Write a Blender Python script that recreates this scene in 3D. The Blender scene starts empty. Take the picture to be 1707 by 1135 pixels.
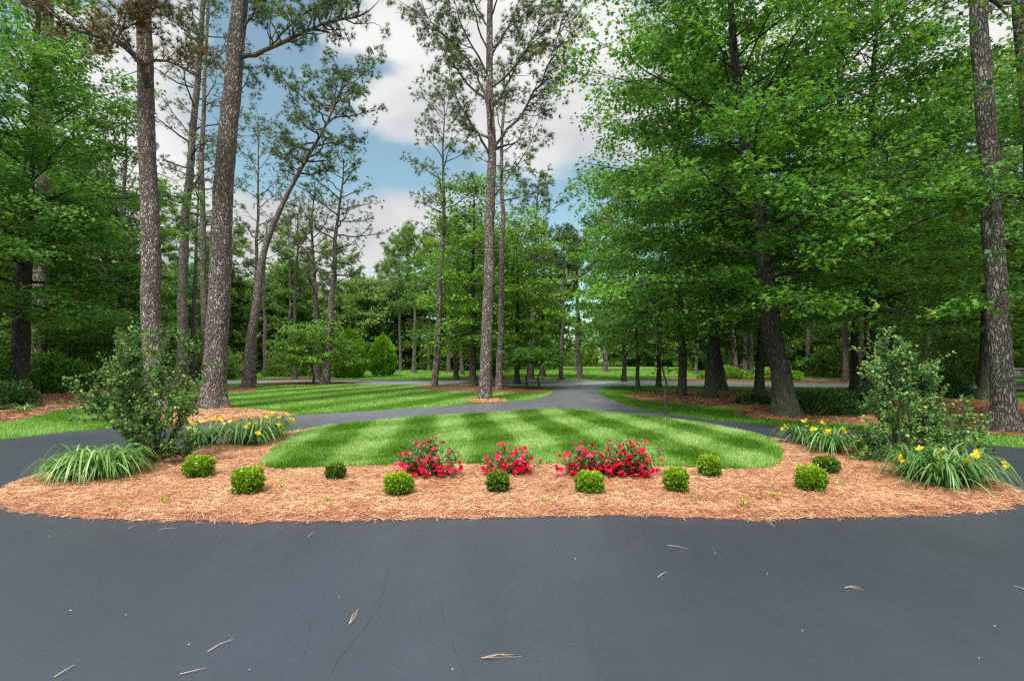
import bpy, math
import numpy as np
R_ = math.radians
C = bpy.context.scene.collection
F, HZ, UC, CH = 853.5, 595.0, 853.5, 1.6     # focal length in photo pixels, horizon row, centre column, camera height

# ------------------------------------------------------------------ camera
cam = bpy.data.cameras.new('camera'); camo = bpy.data.objects.new('camera', cam); C.objects.link(camo)
camo.location = (0, 0, CH); camo.rotation_euler = (R_(90), 0, 0)
cam.lens = 18; cam.sensor_width = 36; cam.shift_y = 0.0161; cam.clip_end = 2000; cam.clip_start = 0.05
sc = bpy.context.scene; sc.camera = camo
sc.view_settings.view_transform = 'Standard'; sc.view_settings.look = 'None'; sc.view_settings.gamma = 1
sc.view_settings.exposure = 0.70
try:
    sc.cycles.use_denoising = False; sc.cycles.filter_width = 1.3; sc.cycles.sample_clamp_indirect = 4
    sc.cycles.max_bounces = 6; sc.cycles.diffuse_bounces = 3; sc.cycles.glossy_bounces = 2
    sc.cycles.transmission_bounces = 2; sc.cycles.transparent_max_bounces = 4
except Exception: pass

# ------------------------------------------------------------------ sky and sun
SUN_EL, SUN_AZ = 58, 200          # behind the camera, a little to the left
w = bpy.data.worlds.new('World'); sc.world = w; w.use_nodes = True
nt = w.node_tree; nt.nodes.clear()
def N(nt, t, **k):
    n = nt.nodes.new(t)
    for a, b in k.items(): setattr(n, a, b)
    return n
def M_(nt, op, a, b=None, c=None, clamp=False):
    n = nt.nodes.new('ShaderNodeMath'); n.operation = op; n.use_clamp = clamp
    for i, x in enumerate((a, b, c)):
        if x is None: continue
        if hasattr(x, 'links'): nt.links.new(x, n.inputs[i])
        else: n.inputs[i].default_value = x
    return n.outputs[0]
def mixc(nt, f, a, b):
    n = nt.nodes.new('ShaderNodeMix'); n.data_type = 'RGBA'
    for s, x in ((n.inputs[0], f), (n.inputs[6], a), (n.inputs[7], b)):
        if hasattr(x, 'links'): nt.links.new(x, s)
        elif isinstance(x, (tuple, list)): s.default_value = (*x, 1) if len(x) == 3 else x
        else: s.default_value = x
    return n.outputs[2]
sky = N(nt, 'ShaderNodeTexSky', sky_type='NISHITA', sun_disc=False)
sky.sun_elevation = R_(SUN_EL); sky.sun_rotation = R_(SUN_AZ); sky.ozone_density = 1.6
tc = N(nt, 'ShaderNodeTexCoord'); sep = N(nt, 'ShaderNodeSeparateXYZ'); nt.links.new(tc.outputs['Generated'], sep.inputs[0])
ay = M_(nt, 'ADD', M_(nt, 'ABSOLUTE', sep.outputs[1]), 0.03)
U = M_(nt, 'DIVIDE', sep.outputs[0], ay); V = M_(nt, 'DIVIDE', sep.outputs[2], ay)
cmb = N(nt, 'ShaderNodeCombineXYZ'); nt.links.new(U, cmb.inputs[0]); nt.links.new(M_(nt, 'MULTIPLY', V, 1.5), cmb.inputs[1])
noi = N(nt, 'ShaderNodeTexNoise'); noi.inputs['Scale'].default_value = 5.5; noi.inputs['Detail'].default_value = 8; noi.inputs['Roughness'].default_value = .55
nt.links.new(cmb.outputs[0], noi.inputs['Vector'])
noi2 = N(nt, 'ShaderNodeTexNoise'); noi2.inputs['Scale'].default_value = 3.1; noi2.inputs['Detail'].default_value = 5
nt.links.new(cmb.outputs[0], noi2.inputs['Vector'])
# cloud banks: (u, v, half width, half height, weight), written in photo pixels and turned into directions
BL = [(670,80,150,60,1.3),(905,165,150,135,1.4),(505,142,34,20,.7),(535,192,40,22,.75),(655,178,45,28,.75),(690,235,70,26,.6),(465,140,75,140,-.8),(620,290,140,40,-.5),(940,345,90,50,-.6),(640,130,45,22,-.5),
      (600,400,260,70,1.1),(300,400,200,75,.9),(170,170,130,200,1.0),(1500,90,330,190,1.2),(560,10,90,10,.4),(800,20,60,40,.5),(320,150,60,200,.6)]
field = None
for (u, v, a, b, g) in BL:
    dx = M_(nt, 'MULTIPLY', M_(nt, 'SUBTRACT', U, (u-UC)/F), F/a)
    dy = M_(nt, 'MULTIPLY', M_(nt, 'SUBTRACT', V, (HZ-v)/F), F/b)
    e = M_(nt, 'ADD', M_(nt, 'POWER', dx, 2), M_(nt, 'POWER', dy, 2))
    e = M_(nt, 'MULTIPLY', M_(nt, 'EXPONENT', M_(nt, 'MULTIPLY', e, -0.7)), g)
    field = e if field is None else M_(nt, 'ADD', field, e)
# unseen cloud above and behind the view, added bright as fill light
high = M_(nt, 'MULTIPLY', M_(nt, 'SUBTRACT', V, 0.78), 2.0, clamp=True)
field = M_(nt, 'ADD', field, M_(nt, 'MULTIPLY', high, 1.2))
dens = M_(nt, 'ADD', field, M_(nt, 'MULTIPLY', M_(nt, 'SUBTRACT', noi.outputs[0], 0.5), 1.7))
mask = N(nt, 'ShaderNodeMapRange', interpolation_type='SMOOTHSTEP'); nt.links.new(dens, mask.inputs[0])
mask.inputs[1].default_value = 0.3; mask.inputs[2].default_value = 0.92; mask.inputs[3].default_value = 0.08; mask.inputs[4].default_value = 0.97
shade = N(nt, 'ShaderNodeMapRange', interpolation_type='SMOOTHSTEP'); nt.links.new(M_(nt, 'ADD', noi2.outputs[0], M_(nt, 'MULTIPLY', V, 0.5)), shade.inputs[0])
shade.inputs[1].default_value = 0.50; shade.inputs[2].default_value = 0.88
cloud = mixc(nt, shade.outputs[0], (0.38, 0.385, 0.40), (0.60, 0.595, 0.58))
cloud = mixc(nt, high, cloud, (1.25, 1.25, 1.27))
skc = N(nt, 'ShaderNodeVectorMath', operation='SCALE'); nt.links.new(sky.outputs[0], skc.inputs[0]); skc.inputs[3].default_value = 0.11
tn = N(nt, 'ShaderNodeVectorMath', operation='MULTIPLY'); nt.links.new(skc.outputs[0], tn.inputs[0]); tn.inputs[1].default_value = (1.0, 1.16, .93)
out = mixc(nt, mask.outputs[0], tn.outputs[0], cloud)
bg = N(nt, 'ShaderNodeBackground'); nt.links.new(out, bg.inputs[0]); bg.inputs[1].default_value = 1.0
wo = N(nt, 'ShaderNodeOutputWorld'); nt.links.new(bg.outputs[0], wo.inputs[0])
sl = bpy.data.lights.new('sun', 'SUN'); sl.energy = 3.5; sl.angle = R_(9); sl.color = (1, .95, .87)
so = bpy.data.objects.new('sun', sl); C.objects.link(so)
from mathutils import Vector
sd = Vector((math.sin(R_(SUN_AZ))*math.cos(R_(SUN_EL)), math.cos(R_(SUN_AZ))*math.cos(R_(SUN_EL)), math.sin(R_(SUN_EL))))
so.rotation_euler = sd.to_track_quat('Z', 'Y').to_euler(); so.location = (0, -10, 30)

# ------------------------------------------------------------------ helpers
def G(u, v):
    Y = CH*F/(v-HZ); return ((u-UC)/F*Y, Y)
def P3(u, v, Y): return ((u-UC)/F*Y, Y, CH+(HZ-v)/F*Y)
def tag(o, label=None, cat=None, group=None, kind=None):
    if label: o['label'] = label
    if cat: o['category'] = cat
    if group: o['group'] = group
    if kind: o['kind'] = kind
    return o
def empty(name, loc, label, cat, group=None):
    o = bpy.data.objects.new(name, None); C.objects.link(o); o.location = loc; o.empty_display_size = .2
    return tag(o, label, cat, group)
def mk(name, V, Fc, mat, parent=None, rnd=None, smooth=False):
    V = np.asarray(V, np.float32); Fc = np.asarray(Fc, np.int32); nf, k = Fc.shape
    me = bpy.data.meshes.new(name); me.vertices.add(len(V)); me.vertices.foreach_set('co', V.ravel())
    me.loops.add(nf*k); me.loops.foreach_set('vertex_index', Fc.ravel())
    me.polygons.add(nf); me.polygons.foreach_set('loop_start', np.arange(nf, dtype=np.int32)*k)
    if smooth: me.polygons.foreach_set('use_smooth', np.ones(nf, bool))
    me.update(calc_edges=True)
    if rnd is not None:
        a = me.attributes.new('rnd', 'FLOAT', 'POINT'); a.data.foreach_set('value', np.asarray(rnd, np.float32))
    for m in (mat if isinstance(mat, (list, tuple)) else [mat]): me.materials.append(m)
    o = bpy.data.objects.new(name, me); C.objects.link(o)
    if parent: o.parent = parent
    return o
def nrm(a): return a/np.maximum(np.linalg.norm(a, axis=-1, keepdims=True), 1e-9)
def inst(Tv, Tf, P, D, Nn, S, S2=None):
    Y = nrm(D); X = nrm(np.cross(Y, Nn)); Z = np.cross(X, Y)
    S = np.broadcast_to(S, (len(P),))[:, None, None]; Sx = S if S2 is None else np.broadcast_to(S2, (len(P),))[:, None, None]
    Vv = P[:, None, :] + Sx*Tv[None, :, 0:1]*X[:, None, :] + S*(Tv[None, :, 1:2]*Y[:, None, :] + Tv[None, :, 2:3]*Z[:, None, :])
    k = len(Tv); Ff = Tf[None]+(np.arange(len(P))*k)[:, None, None]
    return Vv.reshape(-1, 3), Ff.reshape(-1, Tf.shape[1])
def copy_tree(o, parent=None):
    c = o.copy(); C.objects.link(c)
    if parent: c.parent = parent
    for ch in list(o.children): copy_tree(ch, c)
    return c
class Geo:
    def __init__(s): s.V = []; s.F = []; s.n = 0
    def tube(s, pts, rad, sides=6, rough=0, rng=None, lobes=None):
        pts = np.asarray(pts, float); n = len(pts); rad = np.broadcast_to(rad, (n,))
        T = nrm(np.gradient(pts, axis=0)); ref = np.array([0.31, 0.95, 0.02]) if abs(T[0][2]) > .6 else np.array([0, 0, 1.])
        X = nrm(np.cross(T, ref)); Y = np.cross(T, X)
        a = np.linspace(0, 2*np.pi, sides, endpoint=False)
        rr = rad[:, None]*np.ones(sides)[None]
        if lobes is not None: rr = rr*(1+lobes[:, None]*(0.5+0.5*np.cos(a*5+1.3)+.25*np.cos(a*3+.4)))
        if rough: rr = rr*(1+rough*rng.standard_normal((n, sides)))
        V = pts[:, None]+rr[..., None]*(np.cos(a)[None, :, None]*X[:, None]+np.sin(a)[None, :, None]*Y[:, None])
        i = np.arange(n-1)[:, None]*sides; j = np.arange(sides)[None]; jn = (j+1) % sides
        Fq = np.stack([i+j, i+jn, i+sides+jn, i+sides+j], -1).reshape(-1, 4)+s.n
        s.V.append(V.reshape(-1, 3)); s.F.append(Fq); s.n += n*sides
    def quads(s, V, Fq):
        s.V.append(np.asarray(V, float)); s.F.append(np.asarray(Fq)+s.n); s.n += len(V)
    def box(s, x0, x1, y0, y1, z0, z1):
        V = [(x, y, z) for z in (z0, z1) for (x, y) in ((x0, y0), (x1, y0), (x1, y1), (x0, y1))]
        s.quads(V, [(0, 3, 2, 1), (4, 5, 6, 7), (0, 1, 5, 4), (1, 2, 6, 5), (2, 3, 7, 6), (3, 0, 4, 7)])
    def build(s, name, mat, parent=None, smooth=True, rnd=None):
        return mk(name, np.concatenate(s.V), np.concatenate(s.F), mat, parent, rnd, smooth)
def resample(pts, step):
    pts = np.asarray(pts, float)
    if len(pts) > 2:      # Catmull-Rom
        P = np.vstack([2*pts[0]-pts[1], pts, 2*pts[-1]-pts[-2]]); out = []
        for i in range(1, len(P)-2):
            m = max(2, int(np.linalg.norm(P[i+1]-P[i])/step)); t = np.linspace(0, 1, m, endpoint=False)[:, None]
            out.append(.5*(2*P[i]+(P[i+1]-P[i-1])*t+(2*P[i-1]-5*P[i]+4*P[i+1]-P[i+2])*t**2+(3*P[i]-P[i-1]-3*P[i+1]+P[i+2])*t**3))
        return np.vstack(out+[pts[-1:]])
    m = max(2, int(np.linalg.norm(pts[1]-pts[0])/step)); t = np.linspace(0, 1, m)[:, None]
    return pts[0]*(1-t)+pts[1]*t
def closed(px, step=.25, wob=.03, seed=0, world=False):
    p = np.array(px if world else [G(*q) for q in px], float); n = len(p); out = []; rng = np.random.default_rng(seed)
    for i in range(n):
        a, b, c, d = p[(i-1) % n], p[i], p[(i+1) % n], p[(i+2) % n]
        L = np.linalg.norm(c-b); m = max(1, min(60, int(L/step))); t = np.linspace(0, 1, m, endpoint=False)[:, None]
        k = .5
        m0 = k*(c-a); m1 = k*(d-b)
        for mm in (m0, m1):
            l = np.linalg.norm(mm)
            if l > L: mm *= L/l
        out.append((2*t**3-3*t**2+1)*b+(t**3-2*t**2+t)*m0+(-2*t**3+3*t**2)*c+(t**3-t**2)*m1)
    q = np.vstack(out); return q+rng.normal(0, wob, q.shape)
def inside(P, poly):
    x, y = P[:, 0], P[:, 1]; r = np.zeros(len(P), bool); q = np.roll(poly, -1, 0)
    for (x0, y0), (x1, y1) in zip(poly, q):
        if y0 == y1: continue
        r ^= ((y0 > y) != (y1 > y)) & (x < (x1-x0)*(y-y0)/(y1-y0)+x0)
    return r
def edist(P, poly):
    d = np.full(len(P), 1e9); q = np.roll(poly, -1, 0)
    for a, b in zip(poly, q):
        ab = b-a; t = np.clip(((P-a)@ab)/max(ab@ab, 1e-9), 0, 1); d = np.minimum(d, np.linalg.norm(P-(a+t[:, None]*ab), axis=1))
    return d
import mathutils
def sheet(name, poly, z, mat, parent=None, skirt=0, inset=.09):
    poly = np.asarray(poly); n = len(poly)
    tr = mathutils.geometry.tessellate_polygon([[Vector((x, y, 0)) for x, y in poly]])
    V = np.column_stack([poly, np.full(n, z)]); Fc = [tuple(t) for t in tr]
    if skirt:
        sm = sum(np.roll(poly, k, 0) for k in range(-3, 4))/7; tg = nrm(np.roll(sm, -1, 0)-np.roll(sm, 1, 0)); nn = np.column_stack([-tg[:, 1], tg[:, 0]])
        ar = np.sum(poly[:, 0]*np.roll(poly[:, 1], -1)-np.roll(poly[:, 0], -1)*poly[:, 1])
        V[:, :2] = poly+nn*np.sign(ar)*inset
        V = np.vstack([V, np.column_stack([poly, np.full(n, z-skirt)])])
        for i in range(n):
            j = (i+1) % n; Fc += [(i, i+n, j+n), (i, j+n, j)]
    Fc = np.array(Fc)
    o = mk(name, V, Fc, mat, parent)
    a, b, c = V[Fc[0][0]], V[Fc[0][1]], V[Fc[0][2]]
    if np.cross(b-a, c-a)[2] < 0: o.data.flip_normals()
    return o
def rnd_in(poly, n, rng):
    lo, hi = poly.min(0), poly.max(0); P = rng.uniform(lo, hi, (int(n), 2)); return P[inside(P, poly)]

# ------------------------------------------------------------------ materials
def base_mat(name):
    m = bpy.data.materials.new(name); m.use_nodes = True; nt = m.node_tree
    return m, nt, nt.nodes['Principled BSDF']
def ramp(nt, fac, stops, interp='LINEAR'):
    n = nt.nodes.new('ShaderNodeValToRGB'); n.color_ramp.interpolation = interp
    e = n.color_ramp.elements
    while len(e) < len(stops): e.new(.5)
    for i, (p, c) in enumerate(stops): e[i].position = p; e[i].color = (*c, 1)
    nt.links.new(fac, n.inputs[0]); return n.outputs[0]
def leafmat(name, cols, trans=.3, rough=.5, spec=.4):
    m, nt, b = base_mat(name)
    at = N(nt, 'ShaderNodeAttribute', attribute_name='rnd')
    n = len(cols); c = ramp(nt, at.outputs['Fac'], [(i/(n-1), x) for i, x in enumerate(cols)])
    nt.links.new(c, b.inputs['Base Color']); b.inputs['Roughness'].default_value = rough
    b.inputs['Specular IOR Level'].default_value = spec
    if trans:
        t = N(nt, 'ShaderNodeBsdfTranslucent'); hs = N(nt, 'ShaderNodeHueSaturation'); hs.inputs['Value'].default_value = 1.5; hs.inputs['Hue'].default_value = .485
        nt.links.new(c, hs.inputs['Color']); nt.links.new(hs.outputs[0], t.inputs[0])
        mx = N(nt, 'ShaderNodeMixShader'); mx.inputs[0].default_value = trans
        nt.links.new(b.outputs[0], mx.inputs[1]); nt.links.new(t.outputs[0], mx.inputs[2])
        nt.links.new(mx.outputs[0], nt.nodes['Material Output'].inputs[0])
    return m
def noise(nt, co, scale, detail=4, rough=.5, dist=0):
    n = N(nt, 'ShaderNodeTexNoise'); n.inputs['Scale'].default_value = scale; n.inputs['Detail'].default_value = detail
    n.inputs['Roughness'].default_value = rough; n.inputs['Distortion'].default_value = dist
    nt.links.new(co, n.inputs['Vector']); return n.outputs[0]
def objco(nt, s=(1, 1, 1)):
    t = N(nt, 'ShaderNodeTexCoord'); mp = N(nt, 'ShaderNodeMapping'); mp.inputs['Scale'].default_value = s
    nt.links.new(t.outputs['Object'], mp.inputs[0]); return mp.outputs[0]
def bump(nt, b, h, s, d):
    n = N(nt, 'ShaderNodeBump'); n.inputs['Strength'].default_value = s; n.inputs['Distance'].default_value = d
    nt.links.new(h, n.inputs['Height']); nt.links.new(n.outputs[0], b.inputs['Normal'])
def barkmat(name, crack, mid, light, vs=(25, 25, 6.5), flecks=.52, lichen=None):
    m, nt, b = base_mat(name); co = objco(nt)
    ds = N(nt, 'ShaderNodeVectorMath', operation='MULTIPLY_ADD')
    nz = N(nt, 'ShaderNodeTexNoise'); nz.inputs['Scale'].default_value = 5; nt.links.new(co, nz.inputs['Vector'])
    nt.links.new(nz.outputs['Color'], ds.inputs[0]); ds.inputs[1].default_value = (.14, .14, .14); nt.links.new(co, ds.inputs[2])
    mp = N(nt, 'ShaderNodeMapping'); mp.inputs['Scale'].default_value = vs; nt.links.new(ds.outputs[0], mp.inputs[0])
    v1 = N(nt, 'ShaderNodeTexVoronoi', feature='DISTANCE_TO_EDGE'); v2 = N(nt, 'ShaderNodeTexVoronoi')
    for v in (v1, v2): nt.links.new(mp.outputs[0], v.inputs['Vector']); v.inputs['Scale'].default_value = 1
    e = N(nt, 'ShaderNodeMapRange'); nt.links.new(v1.outputs[0], e.inputs[0]); e.inputs[1].default_value = .0; e.inputs[2].default_value = .26
    sp = N(nt, 'ShaderNodeSeparateColor'); nt.links.new(v2.outputs['Color'], sp.inputs[0])
    fine = noise(nt, co, 60, 3)
    fl = M_(nt, 'ADD', sp.outputs[0], M_(nt, 'MULTIPLY', M_(nt, 'SUBTRACT', fine, .5), 1.2))
    plate = ramp(nt, fl, [(0, mid), (flecks, tuple(x*1.25 for x in mid)), (min(.98, flecks+.2), light)])
    c = mixc(nt, e.outputs[0], crack, plate)
    big = noise(nt, co, 2.3, 4); c = mixc(nt, M_(nt, 'MULTIPLY', big, .6), c, tuple(x*.5 for x in mid))
    if lichen:
        sz = N(nt, 'ShaderNodeSeparateXYZ'); nt.links.new(co, sz.inputs[0])
        lo = M_(nt, 'MULTIPLY', M_(nt, 'SUBTRACT', 1.5, sz.outputs[2]), .6, clamp=True)
        c = mixc(nt, M_(nt, 'MULTIPLY', lo, noise(nt, co, 9, 4)), c, lichen)
    nt.links.new(c, b.inputs['Base Color']); b.inputs['Roughness'].default_value = .9; b.inputs['Specular IOR Level'].default_value = .15
    bump(nt, b, M_(nt, 'ADD', e.outputs[0], M_(nt, 'MULTIPLY', fine, .4)), 1, .03)
    return m
PINEB = barkmat('pine_bark', (.05, .036, .032), (.25, .195, .175), (.62, .56, .52))
PINER = barkmat('ridged_pine_bark', (.04, .032, .03), (.24, .205, .185), (.46, .42, .39), (22, 22, 4.5))
PINEF = barkmat('far_pine_bark', (.06, .048, .042), (.18, .145, .13), (.34, .3, .27), (22, 22, 8))
MAPB = barkmat('maple_bark', (.025, .021, .018), (.10, .088, .075), (.21, .19, .16), (26, 26, 3.2), .6, (.17, .2, .11))
STEMM = leafmat('stem_bark', [(.09, .06, .045), (.13, .09, .07)], 0, .8, .2)
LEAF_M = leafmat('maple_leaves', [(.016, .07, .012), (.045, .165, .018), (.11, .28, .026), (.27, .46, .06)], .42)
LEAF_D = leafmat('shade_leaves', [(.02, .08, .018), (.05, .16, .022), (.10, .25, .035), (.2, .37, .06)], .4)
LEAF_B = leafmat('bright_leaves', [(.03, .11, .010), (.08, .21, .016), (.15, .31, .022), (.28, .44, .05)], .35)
LEAF_F = leafmat('wood_leaves', [(.045, .10, .02), (.095, .18, .028), (.16, .27, .04), (.26, .37, .07)], .4)
LEAF_P = leafmat('layered_leaves', [(.055, .12, .025), (.11, .21, .04), (.18, .30, .06), (.28, .38, .10)], .3)
NEED = leafmat('pine_needles', [(.035, .07, .018), (.065, .115, .026), (.105, .17, .036), (.16, .22, .05)], .1, .6)
NEEDR = leafmat('rusty_needles', [(.035, .04, .012), (.09, .08, .02), (.17, .11, .03), (.22, .11, .035)], .15, .6)
BOX = leafmat('boxwood_leaves', [(.03, .10, .01), (.09, .22, .012), (.22, .38, .016), (.45, .56, .02)], .25, .4)
BOXD = leafmat('dark_boxwood_leaves', [(.02, .06, .008), (.05, .12, .01), (.11, .2, .015), (.26, .36, .02)], .2, .45)
EVG = leafmat('evergreen_leaves', [(.04, .13, .010), (.09, .24, .016), (.17, .36, .022), (.34, .52, .035)], .25, .45)
LILY = leafmat('lily_blades', [(.04, .12, .015), (.09, .21, .035), (.17, .33, .075), (.32, .48, .16)], .25, .4)
LILYD = leafmat('dark_lily_blades', [(.025, .09, .02), (.055, .15, .03), (.12, .25, .06), (.24, .40, .12)], .25, .4)
MYR = leafmat('myrtle_leaves', [(.018, .075, .018), (.04, .12, .025), (.085, .2, .04), (.17, .3, .06), (.34, .30, .08)], .25, .45, .3)
MYRP = leafmat('pale_myrtle_leaves', [(.022, .085, .02), (.045, .14, .03), (.10, .23, .05), (.2, .36, .09), (.38, .42, .13)], .28, .45, .3)
ROSEL = leafmat('rose_leaves', [(.02, .08, .02), (.05, .14, .03), (.1, .22, .05), (.2, .32, .1)], .25, .4)
ROSE = leafmat('rose_petals', [(.5, .003, .015), (.7, .006, .04), (.8, .015, .09), (.85, .06, .2)], .3, .5)
YEL = leafmat('yellow_petals', [(.78, .52, .01), (.88, .68, .015), (.92, .78, .08)], .3, .5)
SHR = leafmat('shrub_leaves', [(.012, .045, .012), (.02, .075, .016), (.045, .12, .025), (.08, .18, .04)], .2, .4)
GRASS = leafmat('grass_blades', [(.02, .08, .004), (.07, .2, .012), (.16, .34, .03), (.32, .50, .14), (.52, .64, .34)], .3, .5, .3)
STRAW = leafmat('straw_strands', [(.09, .038, .018), (.33, .15, .07), (.52, .275, .14), (.66, .41, .23), (.76, .57, .36)], .1, .7, .2)
TWIG = leafmat('dry_twig', [(.33, .24, .17), (.5, .4, .3)], 0, .8, .2)

def groundmat(name, cols, s1, s2, rough=.9, bd=.02, sp=.15):
    m, nt, b = base_mat(name); co = objco(nt)
    a = noise(nt, co, s1, 6, .6); c = noise(nt, co, s2, 5, .75)
    f = M_(nt, 'ADD', M_(nt, 'MULTIPLY', a, .45), M_(nt, 'MULTIPLY', c, .55))
    n = len(cols); col = ramp(nt, f, [(.32+.36*i/(n-1), x) for i, x in enumerate(cols)])
    nt.links.new(col, b.inputs['Base Color']); b.inputs['Roughness'].default_value = rough; b.inputs['Specular IOR Level'].default_value = sp
    bump(nt, b, c, .8, bd); return m
GM = groundmat('turf', [(.03, .09, .006), (.06, .16, .011), (.10, .235, .02)], .35, 22)
SOIL = groundmat('thatch', [(.018, .05, .006), (.035, .085, .009), (.055, .125, .014)], .6, 60)
STRM = groundmat('straw_bed', [(.12, .045, .03), (.33, .135, .08), (.5, .24, .15)], 3, 70, bd=.03)
MULM = groundmat('mulch', [(.04, .018, .013), (.14, .06, .04), (.27, .12, .08)], 1.2, 40, bd=.03)
FLOORM = groundmat('leaf_litter', [(.02, .02, .012), (.05, .045, .02), (.10, .07, .04)], .5, 20)
def asphalt(name, c0, c1, rough, spec=.5):
    m, nt, b = base_mat(name); co = objco(nt)
    big = noise(nt, co, .35, 3); mid = noise(nt, co, 3, 5, .7); fine = M_(nt, 'ADD', M_(nt, 'MULTIPLY', noise(nt, co, 45, 4, .9), .5), M_(nt, 'MULTIPLY', noise(nt, co, 130, 2, .9), .5))
    mp = objco(nt, (1.3, .12, 1)); streak = noise(nt, mp, 1.2, 4, .6)
    f = M_(nt, 'ADD', M_(nt, 'ADD', M_(nt, 'MULTIPLY', big, .28), M_(nt, 'MULTIPLY', mid, .14)), M_(nt, 'ADD', M_(nt, 'MULTIPLY', fine, .42), M_(nt, 'MULTIPLY', streak, .2)))
    c = ramp(nt, f, [(.38, c0), (.62, c1)])
    # paler grey mixed in by position: far side of the loop and connector
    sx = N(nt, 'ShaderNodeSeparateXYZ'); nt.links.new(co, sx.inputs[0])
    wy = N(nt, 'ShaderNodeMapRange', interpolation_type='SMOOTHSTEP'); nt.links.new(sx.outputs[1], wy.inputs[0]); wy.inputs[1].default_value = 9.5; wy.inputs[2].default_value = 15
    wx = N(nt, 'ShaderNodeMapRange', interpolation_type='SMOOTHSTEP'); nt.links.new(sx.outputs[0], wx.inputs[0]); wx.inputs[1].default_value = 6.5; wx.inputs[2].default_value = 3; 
    far_grey = M_(nt, 'MULTIPLY', M_(nt, 'MULTIPLY', wy.outputs[0], wx.outputs[0]), M_(nt, 'MULTIPLY', M_(nt, 'ADD', mid, streak), .75))
    c = mixc(nt, far_grey, c, (.13, .13, .15))
    v = N(nt, 'ShaderNodeTexVoronoi'); v.inputs['Scale'].default_value = 3.3; nt.links.new(co, v.inputs['Vector'])
    spk = M_(nt, 'LESS_THAN', v.outputs['Distance'], .012)
    c = mixc(nt, M_(nt, 'MULTIPLY', spk, .5), c, (.35, .36, .36))
    nt.links.new(c, b.inputs['Base Color'])
    rr = N(nt, 'ShaderNodeMapRange'); nt.links.new(f, rr.inputs[0]); rr.inputs[1].default_value = .35; rr.inputs[2].default_value = .65
    rr.inputs[3].default_value = rough+.08; rr.inputs[4].default_value = rough-.08; nt.links.new(rr.outputs[0], b.inputs['Roughness'])
    b.inputs['Specular IOR Level'].default_value = spec
    bump(nt, b, M_(nt, 'ADD', fine, M_(nt, 'MULTIPLY', mid, .5)), .3, .005); return m
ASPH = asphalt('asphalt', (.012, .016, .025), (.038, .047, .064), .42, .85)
ROADM = asphalt('pale_asphalt', (.22, .215, .22), (.33, .32, .33), .6)  # cross road, a lighter grey than the driveway
CRK = base_mat('crack_tar'); CRK[2].inputs['Base Color'].default_value = (.018, .022, .032, 1); CRK[2].inputs['Roughness'].default_value = .5; CRK = CRK[0]

# ------------------------------------------------------------------ ground, drives, beds
rng = np.random.default_rng(5)
gr = sheet('ground', np.array([(-400, -60), (400, -60), (400, 500), (-400, 500)], float), 0, GM); tag(gr, kind='structure')
# outer outline of the drive (forecourt + loop + connector), then the island on top of it
outer_px = [(-900,800),(-400,762),(0,733),(100,722),(200,713),(300,707),(400,700),(480,694),(600,686),(700,680),(800,673),(870,668),(905,662),(921,654),(918,648),(900,643.5),(870,641.2),
            (1050,642.5),(1010,645),(994,650),(1003,658),(1030,671),(1080,684),(1150,696),(1240,705),(1330,712),(1440,721),(1560,734),(1707,748),(2000,775),(2500,812)]
o_w = [G(*p) for p in outer_px]
outer = closed([*o_w, (30, 4), (30, -30), (-30, -30), (-30, 4)], .3, .012, 1, True)
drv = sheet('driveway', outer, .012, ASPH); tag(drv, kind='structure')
cross = closed([(-30,634),(300,634.5),(600,634),(900,633),(1100,635),(1300,638),(1500,639.5),(1707,641),(2100,643),(2900,650),(2900,668),(2100,655),(1707,649),(1500,646),(1300,645),(1100,643.5),(900,642.4),(700,641.5),(500,641),(300,641.5),(-30,642)], .6, .02, 2)
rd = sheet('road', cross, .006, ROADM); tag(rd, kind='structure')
isl_px = [(-8,832),(30,853),(150,866),(400,871),(520,871),(640,867),(900,863),(1100,862),(1250,868),(1350,865),(1500,862),(1630,856),(1700,843),(1712,828),(1680,812),(1600,790),(1500,765),(1420,747),(1310,738),
          (1250,727),(1150,708),(1060,697),(930,685.5),(860,690),(700,700),(560,713),(495,721),(400,738),(250,765),(120,785),(40,803)]
isl = closed(isl_px, .12, .022, 3)
lawn_px = [(930,685.5),(1060,697),(1150,708),(1250,727),(1290,742),(1306,762),(1300,779),(1260,789),(1190,790),(1100,784),(900,780),(700,783),(560,786),(470,789),(437,781),(440,768),(466,748),(500,727),(560,713),(700,700),(860,690)]
ilw = closed(lawn_px, .15, .02, 4)
# island bed: mounded edge
bed = sheet('bed', isl, .055, STRM, skirt=.05); tag(bed, kind='structure')
ils = sheet('lawn', ilw, .075, SOIL, skirt=.05, inset=.02); tag(ils, kind='structure')
BEDS = {}
def bedpoly(name, px, z, mat, seed, step=.2, wob=.03):
    p = closed(px, step, wob, seed); BEDS[name] = p
    o = sheet('bed', p, z, mat, skirt=z-.001); tag(o, kind='structure'); return p
b_left = bedpoly('left_pines', [(270,697),(300,686),(345,682),(400,683),(450,687),(484,692),(480,695),(400,701.5),(300,708),(250,704)], .03, STRM, 11)
b_wl = bedpoly('wood_left', [(-600,750),(-200,720),(0,706),(60,694),(110,684),(150,672),(170,660),(250,652),(330,649),(335,645),(250,643.5),(100,643),(-100,643),(-500,645)], .028, MULM, 12)
b_e = bedpoly('leaning', [(370,648),(395,645.5),(430,647),(425,652),(400,654),(375,652)], .026, MULM, 13)
b_c = bedpoly('centre_pine', [(778,668),(800,664.5),(835,666),(840,670),(812,672.5),(785,671.5)], .026, STRM, 14)
b_o = bedpoly('centre_group', [(690,645),(760,643.2),(860,643.5),(905,647),(915,652),(880,655),(780,653),(710,650)], .026, MULM, 15)
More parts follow.
